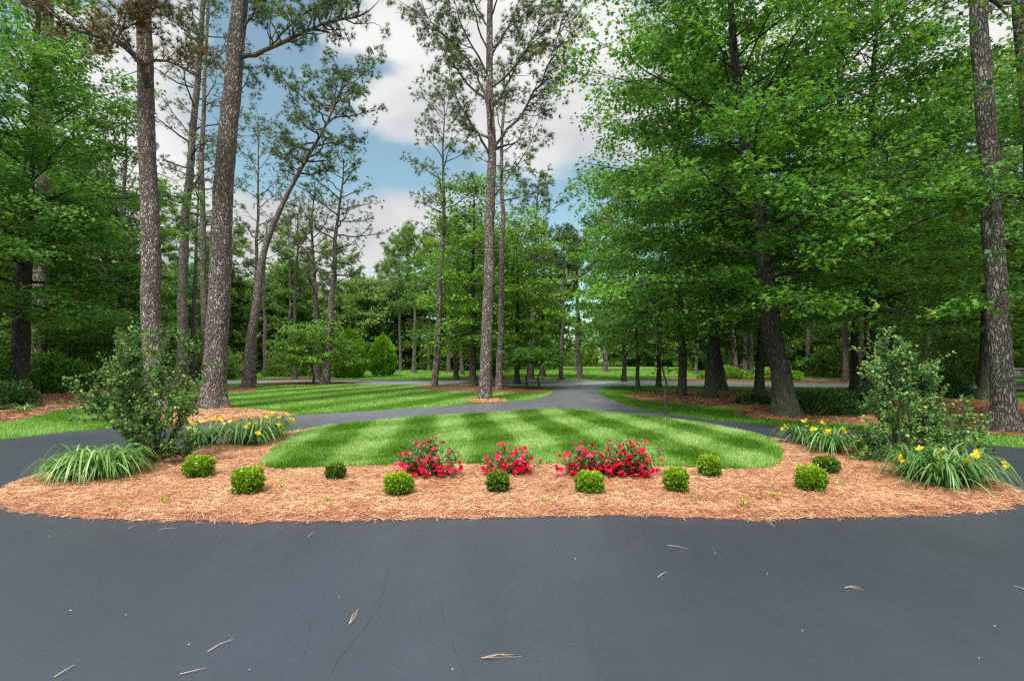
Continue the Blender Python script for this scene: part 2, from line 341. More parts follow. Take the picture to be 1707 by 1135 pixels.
b_r = bedpoly('right_near', [(1040,660),(1075,655),(1150,653),(1270,655),(1420,660),(1707,672),(2100,690),(2500,715),(2200,752),(1707,727),(1600,719),(1560,709),(1440,708),(1330,702),(1260,697),(1225,688),(1245,683),(1150,674),(1080,668)], .028, STRM, 16)
b_f1 = bedpoly('far_a', [(733,633),(760,630),(860,631),(875,633),(800,634)], .02, MULM, 17, .5)
b_f2 = bedpoly('far_b', [(430,632.5),(480,629.5),(545,630),(560,632.5),(480,633.4)], .02, MULM, 18, .5)
b_f3 = bedpoly('far_c', [(1060,634),(1100,631.5),(1200,631),(1480,634),(1500,638.3),(1300,637),(1120,634.5)], .02, MULM, 19, .5)
b_j = bedpoly('dogwood', [(420,640.6),(470,637),(560,636.5),(600,639.5),(560,641.5),(470,642.6)], .02, MULM, 20, .4)
fl_l = closed([(-90, 18), (-24, 22), (-20, 36), (-30, 60), (-45, 75), (-20, 84), (20, 88), (60, 80), (60, 70), (80, 40), (130, 30), (160, 160), (-160, 160)], 2, .2, 21, True)
tag(sheet('wood_floor', fl_l, .004, FLOORM), kind='structure')

# cracks in the forecourt
ck = Geo(); crng = np.random.default_rng(9)
for pts, wd in ((((648,950),(640,1000),(636,1020),(610,1060),(580,1100),(560,1135)), .006), (((516,1040),(512,1075),(500,1110)), .004),
                (((735,1010),(748,1050),(760,1090),(775,1135)), .004), (((860,1030),(880,1080),(900,1110)), .003), (((610,1030),(640,990)), .004)):
    p = resample([(*G(*q), 0) for q in pts], .03); p[:, :2] += np.cumsum(crng.normal(0, .004, (len(p), 2)), 0)*.7
    d = nrm(np.gradient(p, axis=0)); s = np.column_stack([-d[:, 1], d[:, 0], 0*d[:, 0]])*(.17*wd*crng.uniform(.1, 1.1, len(p)))[:, None]
    V = np.concatenate([p-s, p+s]); V[:, 2] = .016; n = len(p); i = np.arange(n-1)
    ck.quads(V, np.stack([i, i+1, i+1+n, i+n], -1))
tag(ck.build('crack', CRK, drv, smooth=False))

# ------------------------------------------------------------------ grass
LB = np.array([(-.5, 0, 0), (.5, 0, 0), (0, 1, 0)], float); LBf = np.array([(0, 1, 2)])
def blades(name, P, z, hgt, wid, tint, lean, seed, label):
    rg = np.random.default_rng(seed); n = len(P)
    a = rg.uniform(0, 2*np.pi, n)
    D = np.column_stack([np.cos(a)*.45+lean[:, 0], np.sin(a)*.45+lean[:, 1], np.full(n, 1.)])
    b = rg.uniform(0, 2*np.pi, n); Nn = np.column_stack([np.cos(b), np.sin(b)-.6, np.full(n, .2)])
    V, Fc = inst(LB, LBf, np.column_stack([P, np.full(n, z)]), D, Nn, hgt*rg.uniform(.55, 1.15, n), wid*rg.uniform(.7, 1.3, n))
    r = np.clip(tint+rg.normal(0, .17, n), 0, 1); r = np.repeat(r, 3); r[2::3] = np.clip(r[2::3]+.14, 0, 1); r[0::3] *= .8; r[1::3] *= .8
    return tag(mk(name, V, Fc, GRASS, None, r), label, 'grass', kind='stuff')
def vnoise(P, s, seed):
    rg = np.random.default_rng(seed); g = rg.uniform(-1, 1, (64, 64)); q = P/s+1000; i = np.floor(q).astype(int); f = q-i; f = f*f*(3-2*f)
    x, y = i[:, 0] % 64, i[:, 1] % 64; x1, y1 = (x+1) % 64, (y+1) % 64
    return (g[x, y]*(1-f[:, 0])+g[x1, y]*f[:, 0])*(1-f[:, 1])+(g[x, y1]*(1-f[:, 0])+g[x1, y1]*f[:, 0])*f[:, 1]
def stripes(P, ang, width, ph, sharp=2.4):
    d = P@np.array([math.cos(ang), math.sin(ang)]); d = d+vnoise(P, 2.5, 3)*.12
    return np.tanh(sharp*np.sin(2*np.pi*(d/(2*width)+ph)))
P = rnd_in(ilw, 420000, rng)
s1 = stripes(P, R_(8), .72, .12); s2 = stripes(P, R_(-48), .8, .3)
st = .75*s1+.35*s2
tint = .46+.20*st+.07*vnoise(P, .5, 7)+.09*vnoise(P, .12, 8)+.08*vnoise(P, .05, 9)
lean = np.column_stack([.1*s1, .35*st])
blades('island_grass', P, .07, .06, .0095, tint, lean, 1, 'striped mown grass of the island lawn behind the red roses')
def lawn_area(name, poly, excl, n, z, h, wd, ang, width, seed, label, base=.38, amp=.12):
    P = rnd_in(poly, n, rng)
    for e in excl: P = P[~inside(P, e)]
    s = stripes(P, ang, width, .2); t = base+amp*s+.09*vnoise(P, .9, seed)+.06*vnoise(P, .25, seed+1)
    return blades(name, P, z, h, wd, t, np.column_stack([0*s, .4*s]), seed, label)
exl = [outer, cross]+list(BEDS.values())
lawn_area('lawn_grass', closed([(120,712),(300,700),(480,693),(700,680),(870,668),(920,656),(915,646),(860,642),(500,641.5),(250,642),(170,655),(130,690)], .3, .0, 0), exl, 330000, 0, .07, .016, R_(-22), 1.1, 31, 'mown striped grass between the loop drive and the cross road', .47, .10)
lawn_area('verge_grass', np.array([(-16, 8.5), (-7, 11), (-5, 14.5), (-13, 18), (-18, 15)], float), exl, 150000, 0, .075, .011, R_(60), 2, 32, 'bright mown grass strip between left drive and straw bed', .42)
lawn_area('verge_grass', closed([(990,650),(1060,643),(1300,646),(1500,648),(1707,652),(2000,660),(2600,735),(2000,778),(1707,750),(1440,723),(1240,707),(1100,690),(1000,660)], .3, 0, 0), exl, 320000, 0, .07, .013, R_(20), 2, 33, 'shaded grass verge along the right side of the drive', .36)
lawn_area('far_grass', np.array([(-50, 34), (70, 34), (75, 80), (-50, 80)], float), exl+[fl_l], 300000, 0, .1, .05, R_(80), 2.5, 34, 'bright grass beyond the cross road', .5, .05)

# ------------------------------------------------------------------ pine straw strands
def straw(poly, excl, n, z, L, wd, seed, label, tone=.5, over=.09, name='pine_straw'):
    rg = np.random.default_rng(seed)
    lo, hi = poly.min(0)-.1, poly.max(0)+.1; P = rg.uniform(lo, hi, (n, 2)); ins = inside(P, poly); d = edist(P, poly)
    keep = ins | (d < over*rg.uniform(0, 1, n)**2); P = P[keep]; d = np.where(ins, d, 0)[keep]
    for e in excl:
        k = ~inside(P, e); P = P[k]; d = d[k]
    n = len(P); a = rg.uniform(0, np.pi*2, n); dz = rg.normal(0, .13, n)
    zz = .016+(z-.012)*np.clip(d/.09, 0, 1)+rg.uniform(0, .024, n)
    D = np.column_stack([np.cos(a), np.sin(a), dz]); Nn = np.column_stack([rg.normal(0, .4, n), rg.normal(0, .4, n), np.ones(n)])
    T = np.array([(-.5, -.5, 0), (.5, -.5, 0), (.5, 0, .06), (-.5, 0, .06), (.5, .5, 0), (-.5, .5, 0)], float); Tf = np.array([(0, 1, 2, 3), (3, 2, 4, 5)])
    V, Fc = inst(T, Tf, np.column_stack([P, zz]), D, Nn, L*rg.uniform(.4, 1.1, n), wd*rg.uniform(.6, 1.2, n))
    r = np.clip(tone+rg.normal(0, .22, n)+.14*vnoise(P, .4, seed)+.14*vnoise(P, .09, seed+1)+.1*vnoise(P, .04, seed+2), 0, 1)
    return tag(mk(name, V, Fc, STRAW, None, np.repeat(r, 6)), label, 'pine straw', kind='stuff')
straw(isl, [ilw], 460000, .055, .085, .0036, 41, 'loose coppery pine straw covering the island bed', .56)
straw(b_left, [], 26000, .03, .17, .010, 42, 'orange pine straw round the two big left pines', .5)
straw(b_wl, [], 90000, .028, .17, .012, 43, 'rusty pine straw under the trees at far left', .33)
straw(b_r, [], 150000, .028, .17, .011, 44, 'rusty pine straw under the right-hand trees', .36)
straw(b_c, [], 4000, .026, .16, .012, 45, 'ring of orange pine straw round the centre pine', .5)

# ------------------------------------------------------------------ tree makers
L2 = np.array([(0, -.5, 0), (.36, 0, .07), (0, .55, 0), (-.36, 0, .07)], float); L2f = np.array([(0, 1, 2), (0, 2, 3)])
L3 = np.array([(0, -.45, 0), (.5, .2, .1), (.02, .12, 0), (-.5, .2, .1), (-.24, 0, .03), (.24, 0, .03), (0, .58, -.06), (-.02, .12, 0)], float)
L3f = np.array([(0, 1, 2), (0, 7, 3), (4, 5, 6)])
def leaves(S, nper, rad, size, rg, T=(L2, L2f), tilt=.5, droop=.35, thick=.16):
    S = np.asarray(S); m = len(S); n = m*nper; ctr = np.repeat(S, nper, 0)
    a = rg.uniform(0, 2*np.pi, n); r = np.sqrt(rg.uniform(0, 1, n))*rad
    off = np.column_stack([np.cos(a)*r, np.sin(a)*r, -droop*r*r/rad+rg.normal(0, thick*rad, n)])
    D = np.column_stack([np.cos(a), np.sin(a), np.full(n, -.35)])+rg.normal(0, .45, (n, 3))
    Nn = np.column_stack([rg.normal(0, tilt, n), rg.normal(0, tilt, n)-.15, np.ones(n)])
    V, Fc = inst(T[0], T[1], ctr+off, D, Nn, size*rg.uniform(.65, 1.2, n))
    c = np.repeat(rg.beta(2.2, 2.2, m), nper)*.6+rg.uniform(0, 1, n)*.4
    return V, Fc, np.repeat(c, len(T[0]))
def limb(start, az, el, L, rg, n=7, curl=-.35, wob=.18):
    p = np.array(start, float); out = [p.copy()]
    for i in range(n):
        e = el+curl*(i/n)+rg.normal(0, wob*.5); a = az+rg.normal(0, wob); az = a*.5+az*.5
        p = p+np.array([math.cos(a)*math.cos(e), math.sin(a)*math.cos(e), math.sin(e)])*L/n; out.append(p.copy())
    return np.array(out)
def at(path, z):
    return np.array([np.interp(z, path[:, 2], path[:, i]) for i in range(3)])
def trunkgeo(g, path, r0, r1, rg, sides=14, flare=.5, rough=.03, step=.18):
    p = resample(path, step); p[:, 0] += np.interp(p[:, 2], np.linspace(0, p[-1, 2], 12), np.r_[0, rg.normal(0, .03, 11)])
    t = np.clip(p[:, 2]/p[-1, 2], 0, 1); rad = r0*(1-t)+r1*t; fl = np.exp(-p[:, 2]/.28)
    q = np.vstack([p[:1]-[0, 0, .15], p]); rad = np.r_[rad[0], rad]; fl = np.r_[1, fl]
    g.tube(q, rad*(1+flare*.6*fl), sides, rough, rg, lobes=flare*fl*.6)
    return p
def deciduous(name, loc, path, r0, z0, z1, R, nl, size, seed, label, cat, group=None, leaf=LEAF_M, bark=MAPB, T=(L2, L2f),
              nper=22, rad=.42, sides=12, flare=.5, el0=.05, el1=.95, sub=2.3, prof=None, step=.18, lim_r=.21, squash=(1, 1), bias=None, tilt=.5):
    rg = np.random.default_rng(seed); g = Geo(); path = np.asarray(path, float)
    tp = trunkgeo(g, path, r0, r0*.12, rg, sides, flare, step=step); S = []
    H = path[-1, 2]
    for i in range(nl):
        t = (i+rg.uniform(0, 1))/nl; az = i*2.39996+rg.uniform(-.4, .4)
        pr = prof(t) if prof else min(1, .72+t*.9)*(1-.72*t**2.3)
        env = R*pr*rg.uniform(.78, 1.12)
        if bias is not None: env *= 1+bias[1]*math.cos(az-bias[0])
        el = el0+(el1-el0)*t+rg.normal(0, .1); L = env/max(.45, math.cos(el*.7))
        z = z0+(z1-z0)*t-.15*L*math.sin(el); z = max(z0*.8, min(z, H*.97)); s = at(tp, z)
        lp = limb(s, az, el, L, rg); lp[:, 0] = s[0]+(lp[:, 0]-s[0])*squash[0]; lp[:, 1] = s[1]+(lp[:, 1]-s[1])*squash[1]
        rl = max(.012, r0*lim_r*(1-.75*t)); g.tube(lp, np.linspace(rl, rl*.18, len(lp)), 5)
        for k in range(max(3, int(L*sub))):
            u = rg.uniform(.07, 1); q = np.array([np.interp(u*7, range(8), lp[:, j]) for j in range(3)])
            a2 = az+rg.choice([-1, 1])*rg.uniform(.5, 1.2); l2 = .5+.30*L*(1-u)*rg.uniform(.6, 1.3)+.35
            sp = limb(q, a2, el*.35+rg.normal(.03, .16), l2, rg, 4, -.25, .2)
            g.tube(sp, np.linspace(max(.007, rl*.3), .005, len(sp)), 3)
            ns = max(1, int(l2/.42))
            for v in np.linspace(.35, 1, ns): S.append([np.interp(v*4, range(5), sp[:, j]) for j in range(3)])
        S.append(lp[-1])
    V, Fc, c = leaves(np.array(S)+rg.normal(0, .08, (len(S), 3)), nper, rad, size, rg, T, tilt)
    e = empty(name, loc, label, cat, group)
    g.build('trunk', bark, e); mk('crown', V, Fc, leaf, e, c)
    return e
def tuft(n, seed, w=.09):
    rg = np.random.default_rng(seed); V = []; Fc = []
    for i in range(n):
        d = rg.normal(0, 1, 3); d[1] = abs(d[1])*.8+.25; d /= np.linalg.norm(d); s = np.cross(d, rg.normal(0, 1, 3)); s /= np.linalg.norm(s)
        b = len(V); V += [-s*w/2, s*w/2, d]; Fc.append((b, b+1, b+2))
    return np.array(V), np.array(Fc)
TUFT = tuft(16, 1, .11); TUFTN = tuft(20, 2, .085)
def pine(name, loc, path, r0, z0, nl, Rb, seed, label, group=None, bark=PINEB, needle=NEED, size=.17, T=None, sides=14, flare=.35, el=(.15, .9),
         dens=6, extra=(), dead=6, r1f=.12, profile=None, cl=7, cat='pine tree', azs=None, step=.18):
    rg = np.random.default_rng(seed); g = Geo(); path = np.asarray(path, float); tp = trunkgeo(g, path, r0, r0*r1f, rg, sides, flare, step=step)
    H = path[-1, 2]; S = []; Dd = []; T = T or TUFT
    def leafy(lp, L, az, rl, k0=.35):
        n = max(3, int(dens*L/2.2)+1)
        for k in range(n):
            u = k0+(1-k0)*(k+rg.uniform(0, .9))/n; m = len(lp)-1; q = np.array([np.interp(u*m, range(m+1), lp[:, j]) for j in range(3)])
            dr = lp[min(m, int(u*m)+1)]-lp[int(min(u*m, m-1))]; a2 = math.atan2(dr[1], dr[0])+rg.choice([-1, 1])*rg.uniform(.3, 1.1)
            l2 = rg.uniform(.35, .8)*(.5+.22*L); sp = limb(q, a2, rg.uniform(-.1, .7), l2, rg, 4, .15, .35)
            g.tube(sp, np.linspace(max(.008, rl*.35), .006, len(sp)), 3)
            for _ in range(2):
                c = sp[-1]+rg.normal(0, .14, 3)
                for v in range(max(3, int(cl*.75))):
                    d = rg.normal(0, 1, 3)+[0, 0, .4]; d /= np.linalg.norm(d); S.append(c+d*rg.uniform(0, .22)); Dd.append(d+[0, 0, .35])
    for i in range(nl):
        t = (i+rg.uniform(0, 1))/nl; az = (i*2.39996 if azs is None else azs[i % len(azs)])+rg.uniform(-.3, .3)
        pr = profile(t) if profile else (.55+.9*t if t < .5 else 1-.5*(t-.5)*2)
        L = Rb*pr*rg.uniform(.65, 1.2); z = z0+(H-z0)*t*.99; s = at(tp, z); e = el[0]+(el[1]-el[0])*t+rg.normal(0, .15)
        lp = limb(s, az, e, L, rg, 7, rg.uniform(-.1, .45), .28); rl = max(.02, r0*.28*(1-.6*t))
        g.tube(lp, np.linspace(rl, rl*.22, len(lp)), 5); leafy(lp, L, az, rl)
    ki = max(1, int(len(tp)*.12)); top = tp[-ki-1:]; 
    if len(top) > 2: leafy(top, 2.5, 0, r0*.15, .1)
    for i in range(dead):
        z = z0*rg.uniform(.45, 1.05); s = at(tp, z); az = rg.uniform(0, 6.28); L = rg.uniform(.4, 1.6)
        lp = limb(s, az, rg.uniform(-.1, .5), L, rg, 4, 0, .3); g.tube(lp, np.linspace(.02, .006, len(lp)), 4)
    for pts, rr, lf in extra:
        lp = resample(pts, .3); lp[1:-1] += rg.normal(0, .025, (len(lp)-2, 3)); g.tube(lp, np.linspace(rr, rr*.25, len(lp)), 7)
        L = np.linalg.norm(np.diff(lp, axis=0), axis=1).sum()
        if lf:
            for _ in range(lf): leafy(lp, L, 0, rr, .3)
    e = empty(name, loc, label, cat, group); g.build('trunk', bark, e)
    S = np.array(S); Dd = np.array(Dd); n = len(S)
    V, Fc = inst(T[0], T[1], S, Dd, rg.normal(0, 1, (n, 3)), size*rg.uniform(.7, 1.2, n))
    c = np.clip(np.repeat(rg.beta(2, 2, max(1, n//cl+1)), cl)[:n]*.65+rg.uniform(0, .35, n), 0, 1)
    mk('crown', V, Fc, needle, e, np.repeat(c, len(T[0]))); return e
def px_path(base, pts, top=None):
    """base pixel on the ground and trunk pixels above it -> ground location and local trunk line"""
    x, y = G(*base); out = [(0, 0, 0)]
    for q in pts:
        p = P3(q[0], q[1], y+(q[2] if len(q) > 2 else 0)); out.append((p[0]-x, p[1]-y, p[2]))
    return (x, y, 0), out

# ---- left pines
loc, pth = px_path((264, 690), [(256,560),(251,420),(247,300),(243,180),(238,60),(234,-60),(230,-260)])
x, y = loc[0], loc[1]
def L_(u, v, dy=0):
    p = P3(u, v, y+dy); return (p[0]-x, p[1]-y, p[2])
pine('pine_tree', loc, pth, .265, 11.5, 16, 2.6, 101, 'stout pine with flecked bark and rust-tinged needles, rising behind the left myrtle shrub', needle=NEEDR, flare=.65, sides=26, size=.17, T=TUFTN, dead=4, r1f=.55,
     extra=[([L_(246,150), L_(240,118,-.5), L_(222,88,-.8), L_(185,66,-1), L_(130,48,-1.2), L_(60,5,-1.4)], .11, 3),
            ([L_(238,112,-.5), L_(262,104,-.6), L_(300,112,-.5), L_(340,140,-.6)], .05, 2), ([L_(215,80,-.8), L_(205,55,-.9), L_(235,35,-1), L_(262,10,-1.1)], .045, 4),
            ([L_(185,66,-1), L_(205,20,-1), L_(215,-20,-1)], .03, 3)])
loc, pth = px_path((355, 682), [(358,600),(362,500),(368,400),(375,300),(382,200),(390,110),(398,20),(405,-90),(412,-300)])
x, y = loc[0], loc[1]
p2 = pine('pine_tree', loc, pth, .34, 12.5, 16, 3, 102, 'tallest stout pine with a knobbly burl at its foot, left of the lawn', flare=.7, sides=26, T=TUFTN, dead=5, r1f=.5,
     extra=[([L_(399,96), L_(425,92), L_(455,76,-.4), L_(490,62,-.6), L_(540,40,-.8), L_(592,30,-1)], .085, 3), ([L_(455,76,-.4), L_(480,45,-.5), L_(520,15,-.6), L_(560,-10,-.7)], .04, 4),
            ([L_(378,125), L_(360,100), L_(335,60), L_(320,10)], .05, 2), ([L_(400,60), L_(420,30), L_(440,-10)], .05, 3), ([L_(392,160,.3), L_(410,140,.5), L_(425,110,.6)], .02, 2)])
bg_ = Geo(); a = np.linspace(0, 2*np.pi, 13)[:-1]
bp = [(-.36, -.12, z) for z in (.05, .1, .18, .27, .34, .38)]; bg_.tube(bp, [.02, .1, .15, .15, .09, .01], 12, .08, np.random.default_rng(1)); bg_.build('burl', MAPB, p2)

def simple_pine(base, pts, r0, z0, nl, Rb, seed, label, **k):
    loc, pth = px_path(base, pts); return pine('pine_tree', loc, pth, r0, z0, nl, Rb, seed, label, **k)
simple_pine((303, 640), [(304,560),(305,470),(309,370),(318,270),(326,180),(334,90),(340,0),(344,-120)], .3, 9.5, 26, 3.2, 103, 'slender pine seen between the two stout left pines', dens=6, dead=10, r1f=.3, cl=5)
simple_pine((345, 641), [(341,560),(339,450),(338,350),(336,250),(340,150),(345,60),(350,-60)], .2, 9, 24, 3, 104, 'thin dark pine half hidden by the burled pine', dens=7, dead=8, r1f=.3, cl=5)
simple_pine((412, 646), [(417,570),(427,500),(438,430),(455,375),(482,318),(512,262),(540,212),(562,165),(574,128)], .27, 11.2, 30, 2.3, 105, 'strongly leaning pine whose tufted crown tilts right against blue sky', dens=7, dead=5, r1f=.1, size=.2,
            profile=lambda t: .7+.35*math.sin(3*t), el=(-.05, .7))
simple_pine((422, 642), [(424,560),(427,450),(430,350),(431,260),(432,195)], .16, 5.5, 24, 2.0, 106, 'slim upright pine rising just behind the leaning pine', dens=7, dead=5, r1f=.1, size=0.18, cl=5)
simple_pine((443, 627), [(442,560),(440,490),(441,430),(445,370)], .2, 6, 16, 2, 107, 'small far pine right of the leaning trunk', dens=3, bark=PINEF, size=0.2, cl=4)
simple_pine((541, 641), [(545,590),(553,500),(560,400),(567,330),(573,265)], .25, 6.2, 24, 2.9, 108, 'crooked pine rising beside the dogwood with long bare limbs to the right', dens=6, dead=7, r1f=.1, size=0.18, el=(-.05, .6), cl=5)
simple_pine((528, 634), [(529,560),(526,500),(522,430),(520,370),(524,320)], .24, 5, 22, 3.4, 109, 'open forked pine behind the dogwood', dens=5, cl=5, el=(.5, 1.1), bark=PINEF, size=.2)
simple_pine((322, 634), [(322,560),(324,480),(327,400),(331,320),(333,240)], .17, 6.5, 18, 2.4, 123, 'far thin pine framed between the slender and the half-hidden pine', dens=5, bark=PINEF, size=.2, cl=5)
simple_pine((492, 633), [(491,560),(493,480),(496,400),(497,360)], .18, 8, 16, 2.4, 110, 'thin pine left of the open forked pine', dens=3, bark=PINEF, size=0.2, cl=4)
# centre pine with upswept limbs
loc, pth = px_path((808, 666), [(811,600),(815,480),(817,380),(818,280),(816,190),(815,100),(818,10),(822,-120)])
x, y = loc[0], loc[1]
pine('pine_tree', loc, pth, .235, 9, 17, 2.8, 111, 'tall straight pine ringed by straw at the centre of the lawn edge', sides=22, T=TUFTN, size=.17, dens=6, dead=8, r1f=.35, cl=7, el=(.55, 1.1),
     extra=[([L_(817,262), L_(805,235,-.3), L_(785,205,-.5), L_(765,170,-.8), L_(752,130,-1)], .055, 2), ([L_(818,215), L_(808,160,.2), L_(780,100,.4), L_(735,55,.6), L_(700,15,.8)], .05, 3),
            ([L_(818,258), L_(838,225), L_(870,190,.4), L_(905,130,.5), L_(925,75,.7), L_(940,20,.8)], .06, 3), ([L_(817,190), L_(840,150), L_(862,110,-.4), L_(895,50,-.5), L_(905,0,-.6)], .05, 3),
            ([L_(818,335), L_(845,300,.5), L_(880,245,.8), L_(900,190,1)], .035, 1), ([L_(816,130), L_(790,80,-.4), L_(765,30,-.5), L_(750,-20,-.6)], .045, 3), ([L_(816,100), L_(845,50,.4), L_(865,0,.5)], .045, 3)])
simple_pine((832, 650), [(834,590),(836,480),(837,370),(836,270),(838,200),(840,120)], .17, 9, 14, 2.4, 112, 'thinner pine standing close behind the central pine', dens=4, r1f=.3, cl=5, size=.18)
simple_pine((723, 645), [(727,600),(733,500),(737,400),(738,300),(740,200),(742,150)], .19, 7.4, 22, 2.7, 113, 'pine with a dark foot and open crown, left of the central pine', dens=6, r1f=.1, size=.19, cl=6)
simple_pine((935, 633), [(937,560),(939,500),(940,450),(941,400)], .15, 5.5, 18, 2.2, 114, 'thin pole pine just left of the junction, by the cross road', bark=PINEF, size=.25, dens=7)
simple_pine((966, 632), [(965,560),(963,500),(962,440),(960,400)], .21, 6, 18, 2.4, 115, 'darker pine directly above the drive junction', bark=PINEF, size=.25, dens=7)
simple_pine((885, 632), [(888,560),(890,480),(893,400),(897,300)], .22, 8, 26, 2.5, 116, 'dark pine poking above the bright centre trees', bark=PINEF, size=0.24, dens=6, cl=6)
simple_pine((690, 622), [(691,560),(692,480),(690,395)], .22, 7, 24, 3.0, 117, 'rounded pale pine top on the skyline above the egg-shaped evergreens', bark=PINEF, size=.32, dens=7, needle=LEAF_P)
# left group
simple_pine((62, 650), [(66,560),(70,400),(73,250),(76,120),(79,0),(82,-150)], .33, 13, 16, 3, 118, 'grey pine trunk rising above the leafy crown at top left', dead=3, r1f=.7)
simple_pine((201, 640), [(202,560),(203,450),(206,350),(210,260),(212,180)], .2, 6.5, 24, 2.6, 119, 'pine left of the flecked stout pine with its foot in shrubs', dens=7)
simple_pine((178, 641), [(178,560),(182,480),(186,400)], .13, 5, 14, 2, 120, 'thin dark pine among the left shade trees', dens=6)
# right pines
loc, pth = px_path((1676, 720), [(1672,640),(1667,560),(1660,450),(1652,320),(1642,200),(1634,80),(1628,-20),(1620,-200)])
pine('pine_tree', loc, pth, .2, 9.3, 14, 2.3, 121, 'stout rough-barked pine near the right edge of the view', bark=PINER, flare=.75, sides=26, T=TUFTN, r1f=.7, dead=4, cl=5)
loc, pth = px_path((1760, 705), [(1748,560),(1735,400),(1722,200),(1706,20),(1695,-120)])
pine('pine_tree', loc, pth, .26, 10, 14, 2.2, 122, 'pine whose trunk shows only in the top right corner', r1f=.7)

# ---- deciduous
def dec(base, pts, r0, z0, z1, R, nl, size, seed, label, **k):
    loc, pth = px_path(base, pts); return deciduous(k.pop('name', 'leafy_tree'), loc, pth, r0, z0, z1, R, nl, size, seed, label, k.pop('cat', 'tree'), **k)
M3 = (L3, L3f)
dec((1312, 694), [(1300,630),(1288,560),(1280,450),(1262,330),(1240,220),(1225,100),(1215,-30),(1210,-150)], .27, 2.8, 13.5, 4.8, 60, .13, 201, 'big maple with mossy flared trunk beside the right drive', T=M3, nper=34, rad=.42, sides=24, name='maple_tree', cat='maple', sub=2.6, bias=(-2.3, .16), flare=.8)
dec((1137, 661), [(1136,600),(1134,500),(1130,400),(1128,250),(1128,100),(1128,0)], .17, 2.2, 15, 4.3, 54, .14, 202, 'maple with a straight dark trunk, first thick trunk right of the junction', T=M3, nper=28, rad=.46, name='maple_tree', cat='maple', bias=(-2.6, .1))
dec((1184, 664), [(1187,600),(1193,520),(1200,430),(1208,300),(1214,160),(1218,40)], .22, 2.6, 14.5, 4.0, 38, .14, 203, 'maple whose brown trunk leans slightly right, between two dark trunks', nper=30, rad=.46, name='maple_tree', cat='maple')
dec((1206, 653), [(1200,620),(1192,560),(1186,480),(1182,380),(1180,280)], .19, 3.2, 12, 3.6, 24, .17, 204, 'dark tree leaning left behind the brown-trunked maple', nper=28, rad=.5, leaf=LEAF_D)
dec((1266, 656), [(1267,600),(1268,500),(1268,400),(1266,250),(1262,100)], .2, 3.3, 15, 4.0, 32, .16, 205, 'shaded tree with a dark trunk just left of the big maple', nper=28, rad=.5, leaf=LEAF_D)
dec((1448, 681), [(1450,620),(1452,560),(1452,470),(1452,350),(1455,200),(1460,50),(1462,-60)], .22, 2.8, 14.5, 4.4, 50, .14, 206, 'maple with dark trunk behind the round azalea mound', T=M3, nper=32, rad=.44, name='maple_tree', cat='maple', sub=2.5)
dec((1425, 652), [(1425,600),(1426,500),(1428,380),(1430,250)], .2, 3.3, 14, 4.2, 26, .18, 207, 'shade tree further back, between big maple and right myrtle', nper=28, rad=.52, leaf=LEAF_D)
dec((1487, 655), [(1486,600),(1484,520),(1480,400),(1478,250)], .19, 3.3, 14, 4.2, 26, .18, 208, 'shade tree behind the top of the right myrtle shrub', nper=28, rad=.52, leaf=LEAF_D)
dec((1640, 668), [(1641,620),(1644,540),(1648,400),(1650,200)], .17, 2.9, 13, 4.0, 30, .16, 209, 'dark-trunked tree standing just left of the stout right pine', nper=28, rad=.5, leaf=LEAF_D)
# a tree standing just out of frame whose boughs reach in at the right
deciduous('maple_tree', (12.5, 9.1, 0), [(0, 0, 0), (-.1, 0, 3), (-.2, .1, 6), (-.1, .1, 10)], .22, 2.9, 9.6, 4.5, 40, .12, 210, 'maple whose bright boughs cross in front of the right pine', 'maple', T=M3, nper=24, rad=.4, sub=2.5)
dec((1064, 649), [(1063,600),(1060,540),(1058,480),(1058,400)], .1, 1.7, 9, 3.0, 30, .15, 211, 'slim low-branched tree nearest the junction on its right', nper=20, rad=.45, el0=-.1, leaf=LEAF_M)
dec((1112, 692), [(1109,640),(1100,600),(1096,560),(1090,500)], .035, 2.5, 4.5, 1.5, 14, .11, 212, 'thin pale sapling in the strip before the dark maple', nper=18, rad=.34, flare=.2)
dec((1098, 646), [(1099,600),(1102,520),(1104,400),(1104,280)], .13, 2, 12, 3.6, 34, .17, 213, 'leafy tree behind the thin sapling right of the junction', nper=20, rad=.48)
dec((1040, 636), [(1040,580),(1042,480),(1046,380),(1050,300)], .15, 2, 13, 4, 36, .2, 214, 'round-crowned tree across the road just right of the junction', nper=20, rad=.55)
# left big shade tree
dec((31, 662), [(34,600),(38,500),(44,400),(50,300),(56,200),(62,60),(66,-60)], .32, 3.0, 16, 5.2, 60, .17, 215, 'large dark-trunked shade tree at the left edge', T=M3, nper=24, rad=.52, sides=20, leaf=LEAF_M, sub=2.3, bias=(0, .05))
deciduous('leafy_tree', (-18.5, 15.5, 0), [(0, 0, 0), (0, 0, 4), (.2, 0, 9), (.2, 0, 14)], .25, 2.6, 13.5, 3.6, 40, .14, 216, 'shade tree whose leaves fill the left edge of the view', 'tree', nper=24, rad=.46, leaf=LEAF_D)
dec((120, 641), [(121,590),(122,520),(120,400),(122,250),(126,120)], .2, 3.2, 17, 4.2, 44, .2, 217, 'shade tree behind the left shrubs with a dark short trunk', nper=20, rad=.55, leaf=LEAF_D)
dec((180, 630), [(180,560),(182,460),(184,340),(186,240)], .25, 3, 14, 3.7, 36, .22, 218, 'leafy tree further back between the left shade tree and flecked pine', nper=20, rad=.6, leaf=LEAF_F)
dec((127, 648), [(127,615),(126,590),(124,560)], .16, 2, 6, 3.2, 24, .17, 229, 'low dark tree on a short black trunk by the left straw bed', nper=20, rad=.45, leaf=LEAF_D)
